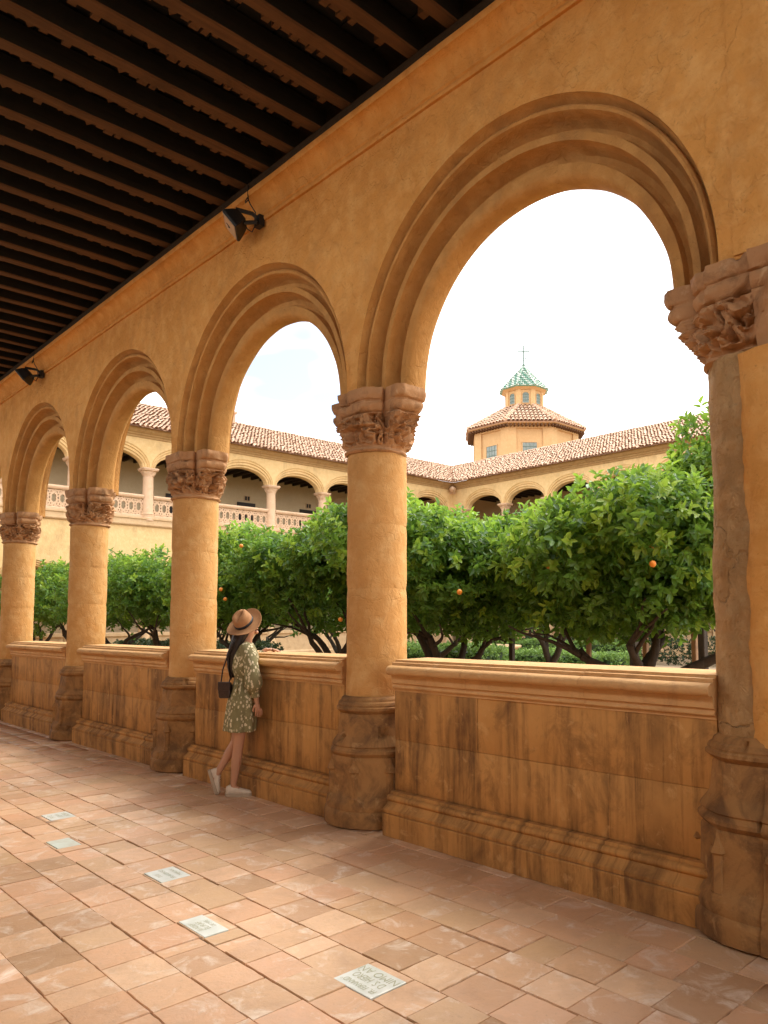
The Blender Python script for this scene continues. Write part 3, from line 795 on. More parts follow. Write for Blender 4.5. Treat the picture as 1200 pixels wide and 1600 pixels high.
LC = MB().loft(lathe([(.42, 0), (.42, .2), (.36, .5), (.30, .8), (.24, 1.0), (.235, 2.2)], 24)); LCM = mesh('shaft', LC.v, LC.f, MAT['extstone'], True); LCM.set_sharp_from_angle(angle=math.radians(40))
LCC = wcapital(0, 2.2, 2.62, .34, 5.0)
def tracery(width, h):
    mb = MB(); t0, t1 = -.03, .03
    def ring(cx, cz, R, w, n=12, sx=1.0):
        b = len(mb.v)
        for k in range(n):
            a = 2 * PI * k / n
            for rr in (R - w, R + w):
                for y in (t0, t1): mb.v.append((cx + rr * math.cos(a) * sx, y, cz + rr * math.sin(a)))
        for k in range(n):
            i, j = b + 4 * k, b + 4 * ((k + 1) % n)
            for f in ((i, j, j + 2, i + 2), (i + 1, i + 3, j + 3, j + 1), (i, i + 1, j + 1, j), (i + 2, j + 2, j + 3, i + 3)): mb.f.append(f); mb.m.append(0)
    def bar(p, q, w):
        d = V((q[0] - p[0], 0, q[1] - p[1])).normalized(); n_ = V((-d.z, 0, d.x)) * w
        P_, Q_ = V((p[0], 0, p[1])), V((q[0], 0, q[1]))
        vs = [(c + n_ * s) + V((0, y, 0)) for c in (P_, Q_) for s in (-1, 1) for y in (t0 + .005, t1 - .005)]
        mb.add(vs, [(0, 2, 6, 4), (1, 5, 7, 3), (0, 4, 5, 1), (2, 3, 7, 6)])
    n = max(1, round(width / .30)); c = width / n
    for k in range(n):
        cx = -width / 2 + c * (k + .5)
        ring(cx, h * .5, h * .30, .03, 14, .52)
        for sx in (-1, 1):
            for sz in (.17, .83): ring(cx + sx * c * .27, h * sz, .072, .026, 8)
            bar((cx + sx * c * .5, h * .5), (cx + sx * c * .1, h * .98), .024); bar((cx + sx * c * .5, h * .5), (cx + sx * c * .1, h * .02), .024)
        ring(cx, h * .93, .05, .022, 8); ring(cx, h * .07, .05, .022, 8)
        ring(cx + c * .5, h * .5, .06, .024, 8)
    return mesh('tracery', mb.v, mb.f, MAT['balus'])
def wing(name, loc, rz, cols, x_lo, x_hi, clip, label, seed, doors, vis):
    """local: x along the front, -y towards the courtyard"""
    r = empty(name, loc, rz); tag(r, label, 'building')
    pitch = cols[1] - cols[0]; A0 = pitch / 2 - .025; sc = A0 / 1.44
    prof = [(q * sc, y) for q, y in WP]
    # storeys
    for nm, zs, top, ratio, cm, ccm, mat in (('upper_wall', 8.08, 9.32, lambda q: .64 + (q / sc - 1.2) * 1.55, UCM, UCC, MAT['ext']), ('lower_wall', 2.62, 5.64, lambda q: q * .98, LCM, LCC, MAT['ext'])):
        mb = MB()
        for yy, fl in ((0, False), (.45, True)):
            spandrel(mb, cols, A0, ratio(A0), zs, zs + .02, top, yy, 24, fl)
            for a, b in ((x_lo, cols[0]), (cols[-1], x_hi)):
                if b - a > .02: mb.add([(a, yy, zs if b - a < 1.6 else (5.9 if zs > 5 else 0)), (b, yy, zs if b - a < 1.6 else (5.9 if zs > 5 else 0)), (b, yy, top), (a, yy, top)], [(0, 1, 2, 3) if not fl else (3, 2, 1, 0)])
        w = mb.build(nm, mat, r, fix=False)
        for i in range(len(cols) - 1):
            vs, fs = archivolt((cols[i] + cols[i + 1]) / 2, prof, zs, zs + .02, ratio, 24)
            o = ob('archivolt', mesh('archivolt', vs, fs, mat, True), w); o.data.set_sharp_from_angle(angle=math.radians(35))
        for i, c in enumerate(cols):
            if nm == 'lower_wall' and not vis(c): continue
            s = ob('column', cm, r, (c, .225, 0)); ob('capital', ccm, s, (0, 0, 0), (0, 0, i * PI / 2))
    # lower parapet, floor band with string courses
    for i in range(len(cols) - 1):
        a, b = cols[i] + .24, cols[i + 1] - .24
        MB().prism([(.0, 0), (.0, .28), (.06, .34), (.06, 1.08), (-.02, 1.14), (-.03, 1.26), (.4, 1.28), (.4, 0)], a, b).build('parapet', MAT['extstone'], r)
    MB().prism([(.5, 5.60), (.0, 5.60), (-.05, 5.63), (-.09, 5.66), (-.10, 5.70), (-.03, 5.72), (-.02, 5.90), (-.06, 5.93), (-.06, 5.99), (.5, 6.0)], x_lo, x_hi).build('string_course', MAT['extstone'], r)
    TRm = tracery(pitch - .46, .68)
    for i in range(len(cols) - 1):
        c = (cols[i] + cols[i + 1]) / 2
        b = MB().prism([(.12, 5.99), (.12, 6.10), (.15, 6.13), (.27, 6.13), (.30, 6.10), (.30, 5.99)], c - pitch / 2 + .2, c + pitch / 2 - .2).build('balustrade', MAT['balus'], r)
        MB().prism([(.14, 6.80), (.10, 6.84), (.08, 6.90), (.10, 6.96), (.32, 6.96), (.34, 6.90), (.32, 6.84), (.28, 6.80)], c - pitch / 2 + .2, c + pitch / 2 - .2).build('handrail', MAT['balus'], b)
        tag(ob('tracery', TRm, b, (c, .21, 6.125)), kind='stuff')
    # cornice with stepped mouldings
    MB().prism([(.5, 9.30), (-.02, 9.30), (-.05, 9.33), (-.06, 9.38), (-.12, 9.42), (-.14, 9.47), (-.2, 9.49), (-.27, 9.55), (-.30, 9.60), (-.33, 9.62), (-.33, 9.67), (.5, 9.70)], x_lo, x_hi).build('cornice', MAT['cornice'], r)
    # upper and lower galleries: floor, ceiling joists, back walls, doors
    bl_, bh_ = (x_lo - 4.2, x_hi) if x_lo < 1 else (x_lo, x_hi + 3.55)
    g = MB().box(bl_, bh_, 3.6, 3.9, 0, 9.4).build('back_wall', MAT['extback'], r)
    MB().box(x_lo, x_hi, .47, 3.6, 5.62, 5.98).build('gallery_floor', MAT['extstone'], r)
    MB().box(x_lo, x_hi, .46, 3.6, 9.12, 9.3).build('gallery_ceiling', MAT['board'], r)
    jm = MB().box(-.05, .05, .47, 3.6, 8.96, 9.12); jme = mesh('joist', jm.v, jm.f, MAT['plate'])
    for x in np.arange(x_lo + .2, x_hi, .5): ob('joist', jme, r, (x, 0, 0))
    for x, kind in doors:
        if kind == 'door':
            MB().box(-.5, .5, 3.52, 3.61, 5.98, 7.74).build('door', MAT['door'], g, loc=(x, 0, 0))
            w = MB().box(-.17, .17, 3.56, 3.61, 7.84, 8.1).build('window', MAT['extstone'], g, loc=(x + .05, 0, 0))
            for sx in (-1, 1): MB().box(sx * .075 - .05, sx * .075 + .05, 3.54, 3.562, 7.87, 8.07).build('pane', MAT['door'], w)
        else:
            MB().box(-.05, .05, 3.53, 3.6, 6.6, 8.05).box(-.25, .25, 3.535, 3.595, 7.82, 7.92).build('wall_cross', MAT['door'], g, loc=(x, 0, 0))
    # roof
    sl = .448; wl = 5.45
    rf = empty('roof', (0, -.5, 9.64)); rf.parent = r
    d = MB(); e0 = x_lo - 6; e1 = x_hi + 6
    if clip(1e3, 0): p0, p1, q0, q1 = x_lo - (0), x_hi, x_lo, x_hi
    ua, ub, va, vb = clip(None, None)
    d.add([(ua, 0, -.01), (ub, 0, -.01), (vb, wl, wl * sl - .01), (va, wl, wl * sl - .01), (va, wl * 2, -.01), (vb, wl * 2, -.01)], [(0, 1, 2, 3), (3, 2, 5, 4)])
    d.build('roof_deck', MAT['roofdeck'], r, loc=(0, -.5, 9.64), fix=False)
    me = tiles('roof_tiles', min(ua, va), max(ub, vb), wl, sl, clip, MAT['roof'], seed=seed)
    tag(ob('roof_tiles', me, r, (0, -.5, 9.64)), kind='stuff')
    bpy.data.objects.remove(rf)
    rt = MB(); x = va
    while x < vb:
        rt.tube([(x, wl, wl * sl + .03 + rnd.uniform(-.015, .015)), (x + .4, wl, wl * sl + .03 + rnd.uniform(-.015, .015))], [.12, .10], 8); x += .37
    tag(rt.build('ridge_tiles', MAT['roof'], r, loc=(0, -.5, 9.64), fix=False), kind='stuff')
    return r
def clip_end(u, w):
    if u is None: return (4.0, 30.7, 4.0, 30.7 + 5.45)
    return 4.0 < u < 30.7 + w
def clip_far(u, w):
    if u is None: return (.5, 27.0, .5 - 5.45, 27.0)
    return .5 - w < u < 27.0
ecols = [13.32 + 2.93 * k for k in range(-3, 7)]
DOORS = [(16.1, 'door'), (19.8, 'door'), (23.52, 'door'), (25.4, 'cross')]
wing('cloister_wing', (XE, 0, 0), PI / 2, ecols, 3.9, YFW, clip_end, 'two storey arcaded wing with pierced balustrade, seen through the left arches', 3,
     DOORS, lambda c: True)
fcols = [-24.1 + 3.03 * k - XE for k in range(-2, 7)]
wing('cloister_wing', (XE, YFW, 0), 0, fcols, 0, 27, clip_far, 'tile roofed arcaded wing behind the orange trees, below the octagonal tower', 8, [(fcols[2] + 1.5, 'door'), (fcols[4] + 1.5, 'door')], lambda c: True)
# carved water spout at the inner corner, and a small brick chimney on the left roof
sp = MB(); sp.loft([[(q * math.cos(t * PI / 4), -d, 9.28 + q * math.sin(t * PI / 4)) for t in range(8)] for d, q in ((-.2, .10), (.1, .12), (.3, .17), (.42, .2), (.52, .17), (.6, .1), (.66, .09), (.7, .04))])
sp.box(-.2, .2, -.1, .05, 9.05, 9.5)
tag(sp.build('water_spout', MAT['balus'], loc=(XE + .05, YFW - .05, 0), rot=(0, 0, PI / 4)), 'carved stone water spout in the inner corner under the eaves', 'spout')
ch = MB().box(-.3, .3, -.3, .3, 11.6, 12.55).box(-.36, .36, -.36, .36, 12.55, 12.66).build('chimney', MAT['roof'], loc=(XE - 4.9, 19.4, 0))
tag(ch, 'small brick chimney on the ridge of the left roof', 'chimney')

# ------------------------------------------------------------------ octagonal tower
TC = V((-37.4, 45.65, 0))
tw = empty('church_tower', TC); tag(tw, 'octagonal ochre tower with lantern, green tiled cap and iron cross', 'tower')
def octo(r, z, rot=PI / 8, n=8): return [(r * math.cos(rot + 2 * PI * k / n), r * math.sin(rot + 2 * PI * k / n), z) for k in range(n)]
def oct_storey(name, R, z0, z1, pil, band, depth, wins, mat, lant=False):
    mb = MB(); mb.loft([octo(R, z0), octo(R, z1)])
    o = mb.build(name, mat, tw)
    for k in range(8):                                    # corner pilasters, wrapped round each edge
        a = PI / 8 + k * PI / 4; P_ = V((R * math.cos(a), R * math.sin(a), 0))
        side = 2 * R * math.sin(PI / 8)
        e1 = (V((R * math.cos(a + PI / 4), R * math.sin(a + PI / 4), 0)) - P_).normalized(); e0 = (V((R * math.cos(a - PI / 4), R * math.sin(a - PI / 4), 0)) - P_).normalized()
        out = P_.normalized(); n1 = V((math.cos(a + PI / 8), math.sin(a + PI / 8), 0)); n0 = V((math.cos(a - PI / 8), math.sin(a - PI / 8), 0))
        pts = [P_ + e0 * pil, P_ + e0 * pil + n0 * depth, P_ + out * depth / math.cos(PI / 8), P_ + e1 * pil + n1 * depth, P_ + e1 * pil]
        p = MB(); p.loft([[(q.x, q.y, z) for q in pts] for z in (z0, z1)]); p.build('pilaster', mat, o)
    Rb = R + depth / math.cos(PI / 8)
    MB().loft([octo(Rb + .01, z1 - band), octo(Rb + .01, z1)]).build('band', mat, o)
    for k, (w, za, zb, arch) in wins.items():
        a = k * PI / 4; ap = R * math.cos(PI / 8)
        n = V((math.cos(a), math.sin(a), 0)); e = V((-math.sin(a), math.cos(a), 0))
        pts = [(-w / 2, za), (w / 2, za)] + ([(w / 2 * math.cos(t), zb - w / 2 + .75 * w / 2 * math.sin(t)) for t in [PI * j / 8 for j in range(9)]] if arch else [(w / 2, zb), (-w / 2, zb)])
        wn_ = MB().loft([[n * (ap + d) + e * x + V((0, 0, z)) for x, z in pts] for d in (-.05, .012)]).build('window', MAT['glasspane'], tw)
        for f in (-.25, 0, .25): 
            q = MB(); q.tube([n * (ap + .02) + e * (f * w) + V((0, 0, za)), n * (ap + .02) + e * (f * w) + V((0, 0, zb - (.1 * w if arch else 0)))], .02, 4); q.build('mullion', MAT['green_iron'], wn_)
        for f in (.25, .5, .75):
            q = MB(); zz = za + (zb - za) * f; q.tube([n * (ap + .021) + e * (-w / 2) + V((0, 0, zz)), n * (ap + .021) + e * (w / 2) + V((0, 0, zz))], .02, 4); q.build('mullion', MAT['green_iron'], wn_)
        # reveal frame
        fr = MB(); m = len(pts)
        ring = []
        for s_, d in ((1.0, .012), (1.0, .05), (1.12, .05), (1.12, .0)):
            zc_ = (za + zb) / 2
            ring.append([n * (ap + d) + e * (x * s_) + V((0, 0, zc_ + (z - zc_) * (1 + (s_ - 1) * w / (zb - za)))) for x, z in pts])
        fr.loft(ring, caps=False); fr.build('window_frame', mat, wn_)
    return o
oct_storey('octagon', 4.18, 0, 16.25, .62, .45, .12, {7: (1.05, 13.55, 14.75, False), 0: (1.05, 13.5, 14.8, False), 6: (1.05, 13.25, 14.75, False)}, MAT['tower'])
lan = oct_storey('lantern', 1.52, 17.6, 19.75, .20, .22, .06, {k: (.5, 18.45, 19.35, True) for k in (5, 6, 7, 0, 1)}, MAT['tower'], True)
def oct_roof(name, Ro, zo, Ri, zi, mat, pitch, step, rad, seed, tone=None):
    rt = empty(name); rt.parent = tw
    dk = MB(); dk.loft([octo(Ro, zo - .08), octo(Ro, zo), octo(Ri, zi)]); dk.build(name + '_deck', MAT['roofdeck'] if mat is MAT['roof'] else mat, rt)
    ap, ai = Ro * math.cos(PI / 8), Ri * math.cos(PI / 8); sl = (zi - zo) / (ap - ai); hs = Ro * math.sin(PI / 8); hi_ = Ri * math.sin(PI / 8)
    me = tiles(name + '_tiles', -hs, hs, ap - ai, sl, lambda u, w: abs(u) < hs - (hs - hi_) * (w + .1) / (ap - ai), mat, pitch, step, seed, tone, None, rad, .22)
    for k in range(8):
        a = k * PI / 4
        o = ob('tiled_face', me, rt); tag(o, kind='stuff')
        o.matrix_local = Matrix.Translation((ap * math.cos(a), ap * math.sin(a), zo)) @ Matrix.Rotation(a + PI / 2, 4, 'Z')
        b = PI / 8 + a; hp = MB(); nn = 12 if Ro > 3 else 8
        for j in range(nn):
            t0, t1 = j / nn, (j + 1.12) / nn
            pt = lambda t: V(((Ro + (Ri - Ro) * t) * math.cos(b), (Ro + (Ri - Ro) * t) * math.sin(b), zo + (zi - zo) * t + rad * .9))
            hp.tube([pt(t0), pt(t1)], [rad * 1.35, rad * 1.05], 7)
        tag(hp.build('hip_tiles', MAT['roof'] if mat is MAT['roof'] else MAT['hipgreen'], rt, fix=False), kind='stuff')
    return rt
def stripe():
    t = NT('striped_glazed_tile'); at = t.n('ShaderNodeAttribute'); at.attribute_name = 'tone'
    r = t.n('ShaderNodeNewGeometry').outputs['Random Per Island']
    g = t.ramp(r, [(0, (.08, .22, .14)), (.5, (.12, .28, .19)), (1, (.16, .32, .24))]); w = t.ramp(r, [(0, (.55, .56, .46)), (1, (.68, .68, .6))])
    t.col(t.mix(at.outputs['Fac'], g, w)).rough(.35); return t.m
MAT['stripe'] = stripe(); MAT['hipgreen'] = flat('green_hip_tile', (.16, .26, .19), .4, .5, 0, (.45, .46, .38), 3)
oct_roof('lower_roof', 4.85, 16.2, 1.5, 18.2, MAT['roof'], .30, .5, .125, 5)
oct_roof('cap_roof', 1.92, 19.75, .06, 21.75, MAT['stripe'], .13, .17, .05, 6, lambda c, r_, R_: ((c + r_) % 4 < 2).astype(float))
MB().loft([octo(4.70, 16.06), octo(4.84, 16.10), octo(4.84, 16.15)]).build('eave_board', MAT['tower'], tw)
for k in range(8):
    for j in range(-6, 7):
        a = k * PI / 4; ap = 4.18 * math.cos(PI / 8); n = V((math.cos(a), math.sin(a), 0)); e = V((-math.sin(a), math.cos(a), 0))
        mbk = MB(); c = n * (ap + .35) + e * (j * .28)
        if abs(j * .28) > 1.75: continue
        vs = [c + n * s * .26 + e * q * .05 + V((0, 0, z)) for z in (15.9, 16.03) for s, q in ((-1, -1), (1, -1), (1, 1), (-1, 1))]
        mbk.add(vs, [(0, 3, 2, 1), (4, 5, 6, 7), (0, 1, 5, 4), (1, 2, 6, 5), (2, 3, 7, 6), (3, 0, 4, 7)]); mbk.build('rafter_end', MAT['beam'], tw)
MB().loft([octo(1.6, 19.5), octo(1.75, 19.6), octo(1.9, 19.7), octo(1.93, 19.76), octo(1.5, 19.77)]).build('lantern_cornice', MAT['tower'], tw)
cx_ = MB()
cx_.tube([(0, 0, 21.65), (0, 0, 23.45)], .06, 6); 
cx_.loft(lathe([(.05, 21.75), (.13, 21.85), (.13, 21.95), (.05, 22.05)], 10))
ed = V((Rv.x, Rv.y, 0)).normalized()
c = V((0, 0, 23.0)); cx_.tube([c - ed * .45, c + ed * .45], .055, 6)
for s in (-1, 1): cx_.loft([[(c + ed * s * .45 + V((q * math.cos(t * PI / 4), 0, q * math.sin(t * PI / 4))) + V((0, d, 0))) for t in range(8)] for d, q in ((-.05, .02), (0, .07), (.05, .02))])
cx_.loft(lathe([(.02, 23.42), (.07, 23.48), (.02, 23.56)], 8))
c = V((0, 0, 22.45)); cx_.add([c, c + ed * .28 + V((0, 0, .1)), c + ed * .22, c + ed * .28 - V((0, 0, .08)), c + V((.01, -.02, 0)), c + ed * .28 + V((.01, -.02, .1)), c + ed * .22 + V((.01, -.02, 0)), c + ed * .28 + V((.01, -.02, -.08))], [(0, 1, 2), (0, 2, 3), (4, 6, 5), (4, 7, 6)])
cx_.tube([c - ed * .3 - V((0, 0, .15)), c + ed * .1 - V((0, 0, .15))], .015, 5)
cx_.build('iron_cross', MAT['green_iron'], tw)

# ------------------------------------------------------------------ orange trees
def unit(a): return a / np.maximum(1e-9, np.linalg.norm(a, axis=-1, keepdims=True))
def leaves(cent, dirs, per, ln, wd, rs, tone, fine=True, droop=.35, spread=.95, shoot=.16):
    n = len(cent); C_ = np.repeat(cent, per, 0); D_ = np.repeat(dirs, per, 0); T_ = np.repeat(tone, per)
    N = n * per; idx = np.tile(np.arange(per), n)
    s = (idx + rs.rand(N)) / per; phi = idx * 2.39996 + np.repeat(rs.rand(n) * 6.28, per) + rs.normal(0, .3, N)
    ref = np.where(np.abs(D_[:, 2:3]) < .9, np.array([[0, 0, 1.]]), np.array([[1., 0, 0]]))
    A_ = unit(np.cross(D_, ref)); B_ = np.cross(D_, A_)
    rad = A_ * np.cos(phi)[:, None] + B_ * np.sin(phi)[:, None]
    l = unit(D_ * (.35 + .75 * s)[:, None] + rad * spread + np.array([[0, 0, -droop]]) * (1.2 - s)[:, None] + rs.normal(0, .15, (N, 3)))
    p = C_ + D_ * (s * shoot)[:, None] + rs.normal(0, .012, (N, 3))
    side = unit(np.cross(l, D_ + rs.normal(0, .35, (N, 3)))); up = np.cross(side, l)
    L_ = (ln * rs.uniform(.7, 1.25, N))[:, None]; Wd = (wd * rs.uniform(.8, 1.2, N))[:, None]
    fold = rs.uniform(.15, .5, N)[:, None]; sag = rs.uniform(0, .22, N)[:, None]
    tip = p + l * L_ - up * L_ * sag
    if fine:
        a = p + l * L_ * .33 + up * Wd * fold; b = p + l * L_ * .72 + up * Wd * fold * .7 - up * L_ * sag * .5
        vs = np.stack([p, a + side * Wd * .5, b + side * Wd * .42, tip, b - side * Wd * .42, a - side * Wd * .5], 1).reshape(-1, 3)
        base = (np.arange(N) * 6)[:, None, None]; fs = (base + np.array([[0, 1, 2, 3], [0, 3, 4, 5]])[None]).reshape(-1, 4); k = 6
    else:
        a = p + l * L_ * .45 + up * Wd * fold
        vs = np.stack([p, a + side * Wd * .55, tip, a - side * Wd * .55], 1).reshape(-1, 3)
        base = (np.arange(N) * 4)[:, None]; fs = base + np.array([[0, 1, 2, 3]]); k = 4
    return vs, fs, np.repeat(T_, k)
def limb(mb, p, d, length, r0, r1, rs, n=6, wob=.12, grav=0.0):
    pts = [V(p)]; d = V(d).normalized()
    for i in range(n):
        d = (d + V(rs.normal(0, wob, 3)) + V((0, 0, grav))).normalized(); pts.append(pts[-1] + d * (length / n))
    mb.tube(pts, [r0 + (r1 - r0) * i / n for i in range(n + 1)], 8)
    return pts
def tree(x, y, h, R, seed, label, ncl, fine, big=None, ln=.105, young=.5, tilt=0, extra=(), stem=None, group='orange trees in the courtyard'):
    rs = np.random.RandomState(seed)
    root = empty('orange_tree', (x, y, 0)); tag(root, label, 'tree', group)
    mb = MB(); fork = .92 + rs.uniform(-.1, .15)
    tr_ = limb(mb, (0, 0, -.05), (tilt, rs.normal(0, .05), 1), fork, .13, .095, rs, 5, .07)
    top = tr_[-1]; zb = 1.42
    nl = 4; a0 = rs.rand() * 6.28
    for k in range(nl):
        a = a0 + k * 2 * PI / nl + rs.normal(0, .25)
        p1 = limb(mb, top - V((0, 0, .06)), (math.cos(a) * .8, math.sin(a) * .8, .75), .8, .07, .045, rs, 5, .16, .03)
        for q in range(3):
            p2 = limb(mb, p1[-1 - q % 2], (math.cos(a + rs.normal(0, .6)), math.sin(a + rs.normal(0, .6)), .7), R * .55, .032, .010, rs, 5, .16)
    if big is not None:
        for bd, bl in big: limb(mb, top - V((0, 0, .1)), bd, bl, .085, .045, rs, 7, .12, .02)
    o = mb.build('trunk', MAT['bark'], root, True, fix=False)
    # crown volume: several lumps, clusters mostly towards the outside
    zc = (zb + h) / 2; hz = (h - zb) / 2 + .1
    lumps = [(0, 0, zc, R * .62, hz * .78)]
    for k in range(15):
        a = k * 2.39996 + rs.normal(0, .35); q = R * rs.uniform(.40, .76); zz = zc + rs.uniform(-.55, .62) * hz * (1.15 - .45 * q / R)
        lumps.append((math.cos(a) * q, math.sin(a) * q, zz, R * rs.uniform(.26, .42), hz * rs.uniform(.30, .46)))
    lumps += list(extra)
    wts = np.array([l[3] ** 2 for l in lumps]); wts /= wts.sum()
    ci = rs.choice(len(lumps), ncl, p=wts); L_ = np.array(lumps)[ci]
    d = unit(rs.normal(0, 1, (ncl, 3))); rr = rs.uniform(.3, 1.06, ncl) ** .5; rr = np.where(rs.rand(ncl) < .07, rr * rs.uniform(1.05, 1.3, ncl), rr)
    off = d * rr[:, None] * np.stack([L_[:, 3], L_[:, 3], L_[:, 4]], 1)
    cent = L_[:, :3] + off
    keep = (cent[:, 2] > zb - .22 + .15 * np.sin(cent[:, 0] * 3 + seed)) & (cent[:, 2] < h + .15 + (2 if extra else 0))
    cent, d, rr = cent[keep], d[keep], rr[keep]
    # shoots grow outwards and up; hanging skirts below
    dd = unit(d * .9 + np.array([[0, 0, .55]]) * np.clip((cent[:, 2:3] - zb) / (h - zb) * 1.6 - .4, -.5, 1) + rs.normal(0, .25, d.shape))
    frac = np.clip((cent[:, 2] - zb) / (h - zb), 0, 1)
    tone = np.where(rs.rand(len(cent)) < young * frac ** 1.3 * (rr > .8), rs.uniform(.45, 1, len(cent)), rs.uniform(0, .18, len(cent)))
    vs, fs, at = leaves(cent, dd, 9 if fine else 8, ln, ln * .46, rs, tone, fine)
    cr_ = ob('crown', fast_mesh('crown', vs, fs, MAT['leaf'], at), root); tag(cr_, kind='stuff')
    return root
T = [(-5.0, 8.3, 3.1, 1.85, 4600, True, 'orange tree nearest the camera, tall shoots reaching up beside the half column', dict(big=[((.75, .35, .22), 1.7), ((-.7, -.2, .5), .9)], extra=[(1.2, .2, 2.9, .62, .55), (1.2, .1, 3.35, .5, .5), (1.0, .0, 3.72, .3, .42), (.4, -.1, 2.95, .7, .42), (-1.35, 0, 2.55, .7, .6), (.75, .3, 3.15, .5, .5)], young=.7)),
     (-8.35, 8.2, 3.4, 1.8, 4000, True, 'orange tree just right of the large column, second nearest', dict(big=[((-.5, -.3, .8), .9)], young=.6, extra=[(1.45, 0, 2.45, .7, .6), (-.9, 0, 3.05, .6, .45), (-1.2, .1, 3.45, .3, .35)])),
     (-11.6, 8.5, 3.55, 1.75, 3300, True, 'orange tree just left of the large column, right of the woman', dict(big=[((.9, -.2, .15), 1.3)], young=.45)),
     (-14.9, 8.4, 3.6, 1.75, 2900, True, 'yellow green orange tree behind the woman and her hat', dict(young=1.0)),
     (-18.2, 8.3, 3.55, 1.7, 1900, True, 'orange tree behind the arch left of the woman, right half', dict(young=.5)),
     (-21.5, 8.4, 3.7, 1.7, 1600, True, 'orange tree behind the arch left of the woman, left half', dict(young=.5)),
     (-25.0, 8.4, 3.75, 1.7, 1400, False, 'orange tree seen through the leftmost arch', dict(young=.4)),
     (-28.3, 8.6, 3.7, 1.6, 1200, False, 'farthest orange tree of the front row at the left edge', dict(young=.4)),
     (-9.3, 12.0, 3.85, 1.75, 1700, False, 'second row orange tree showing its forked trunk under the widest arch', dict(young=.8)),
     (-12.9, 12.4, 3.95, 1.7, 1600, False, 'second row orange tree just right of the large column', dict(young=.8)),
     (-16.6, 12.3, 3.9, 1.7, 1400, False, 'second row orange tree left of the large column', dict(young=.6)),
     (-20.4, 12.4, 3.9, 1.7, 1200, False, 'second row orange tree far behind the woman', dict(young=.6)),
     (-24.4, 12.4, 3.9, 1.7, 1000, False, 'second row orange tree near the left wing', dict(young=.6)),
     (-22.5, 27.6, 3.6, 1.7, 900, False, 'distant orange tree before the tower wing, left of the three', dict(young=.4)),
     (-17.5, 28.0, 3.6, 1.7, 900, False, 'distant orange tree before the tower wing, middle one', dict(young=.4)),
     (-12.5, 27.8, 3.6, 1.7, 900, False, 'distant orange tree before the tower wing, right of the three', dict(young=.4))]
TREES = []
for k, (x, y, h, R, n, fine, lab, kw) in enumerate(T):
    TREES.append(tree(x, y, h, R, 40 + k * 7, lab, n, fine, ln=.112 if fine else .13, **kw))
fm = MB()
fm.loft([[(q * math.cos(2 * PI * k / 12), q * math.sin(2 * PI * k / 12), z) for k in range(12)] for q, z in [(.034 * math.sin(PI * j / 8) + .0015, -.033 * math.cos(PI * j / 8)) for j in range(9)]])
FM = mesh('orange', fm.v, fm.f, MAT['fruit'], True)
def ray_y(u, v, y):
    r = Fv + Rv * ((u - ppx) / f_px) + Uv * ((ppy - v) / f_px); return CP + r * ((y - CP.y) / r.y)
for u, v, y, ti in ((1020, 881, 6.7, 0), (718, 925, 6.6, 1), (1019, 853, 7.0, 0), (858, 885, 7.0, 0), (377, 853, 6.8, 3), (345, 921, 6.7, 3), (352, 936, 6.9, 3), (532, 968, 7.0, 2)):
    p = ray_y(u, v, y); ob('orange', FM, TREES[ti], p - V(TREES[ti].location), (u, v, 0))

# ------------------------------------------------------------------ props, hedges, fountain
def stake(x, y, h, w, lean, mat, label):
    mb = MB(); mb.loft([[(a * w + lean[0] * t, b * w + lean[1] * t, -.05 + (h + .05) * t) for a, b in ((-1, -1), (1, -1), (1, 1), (-1, 1))] for t in (0, .33, .66, .97)] + [[(a * w * .6 + lean[0], b * w * .6 + lean[1], h) for a, b in ((-1, -1), (1, -1), (1, 1), (-1, 1))]])
    tag(bevel(mb.build('wooden_prop', mat, loc=(x, y, 0)), .008), label, 'prop', 'wooden props under the branches')
for u, y, h, w, ln_, mt, lab in ((800, 9.6, 1.75, .04, (0, 0), 'bark', 'dark upright post left of the second row forked trunk'), (918, 8.6, 1.5, .03, (.03, 0), 'stake', 'thin pale stake left of the nearest forked trunk'),
                                 (991, 10.5, 1.7, .055, (0, 0), 'bark', 'thick dark post right of the nearest forked trunk'), (1011, 9.4, 1.45, .035, (-.02, 0), 'stake', 'pale stake holding up the long low branch'),
                                 (1086, 9.6, 1.5, .035, (0, 0), 'stake', 'pale stake close to the half column'), (1098, 10.2, 1.7, .06, (0, 0), 'bark', 'thick dark post close to the half column')):
    p = ray_y(u, 1030, y); stake(p.x, p.y, h, w, ln_, MAT[mt], lab)
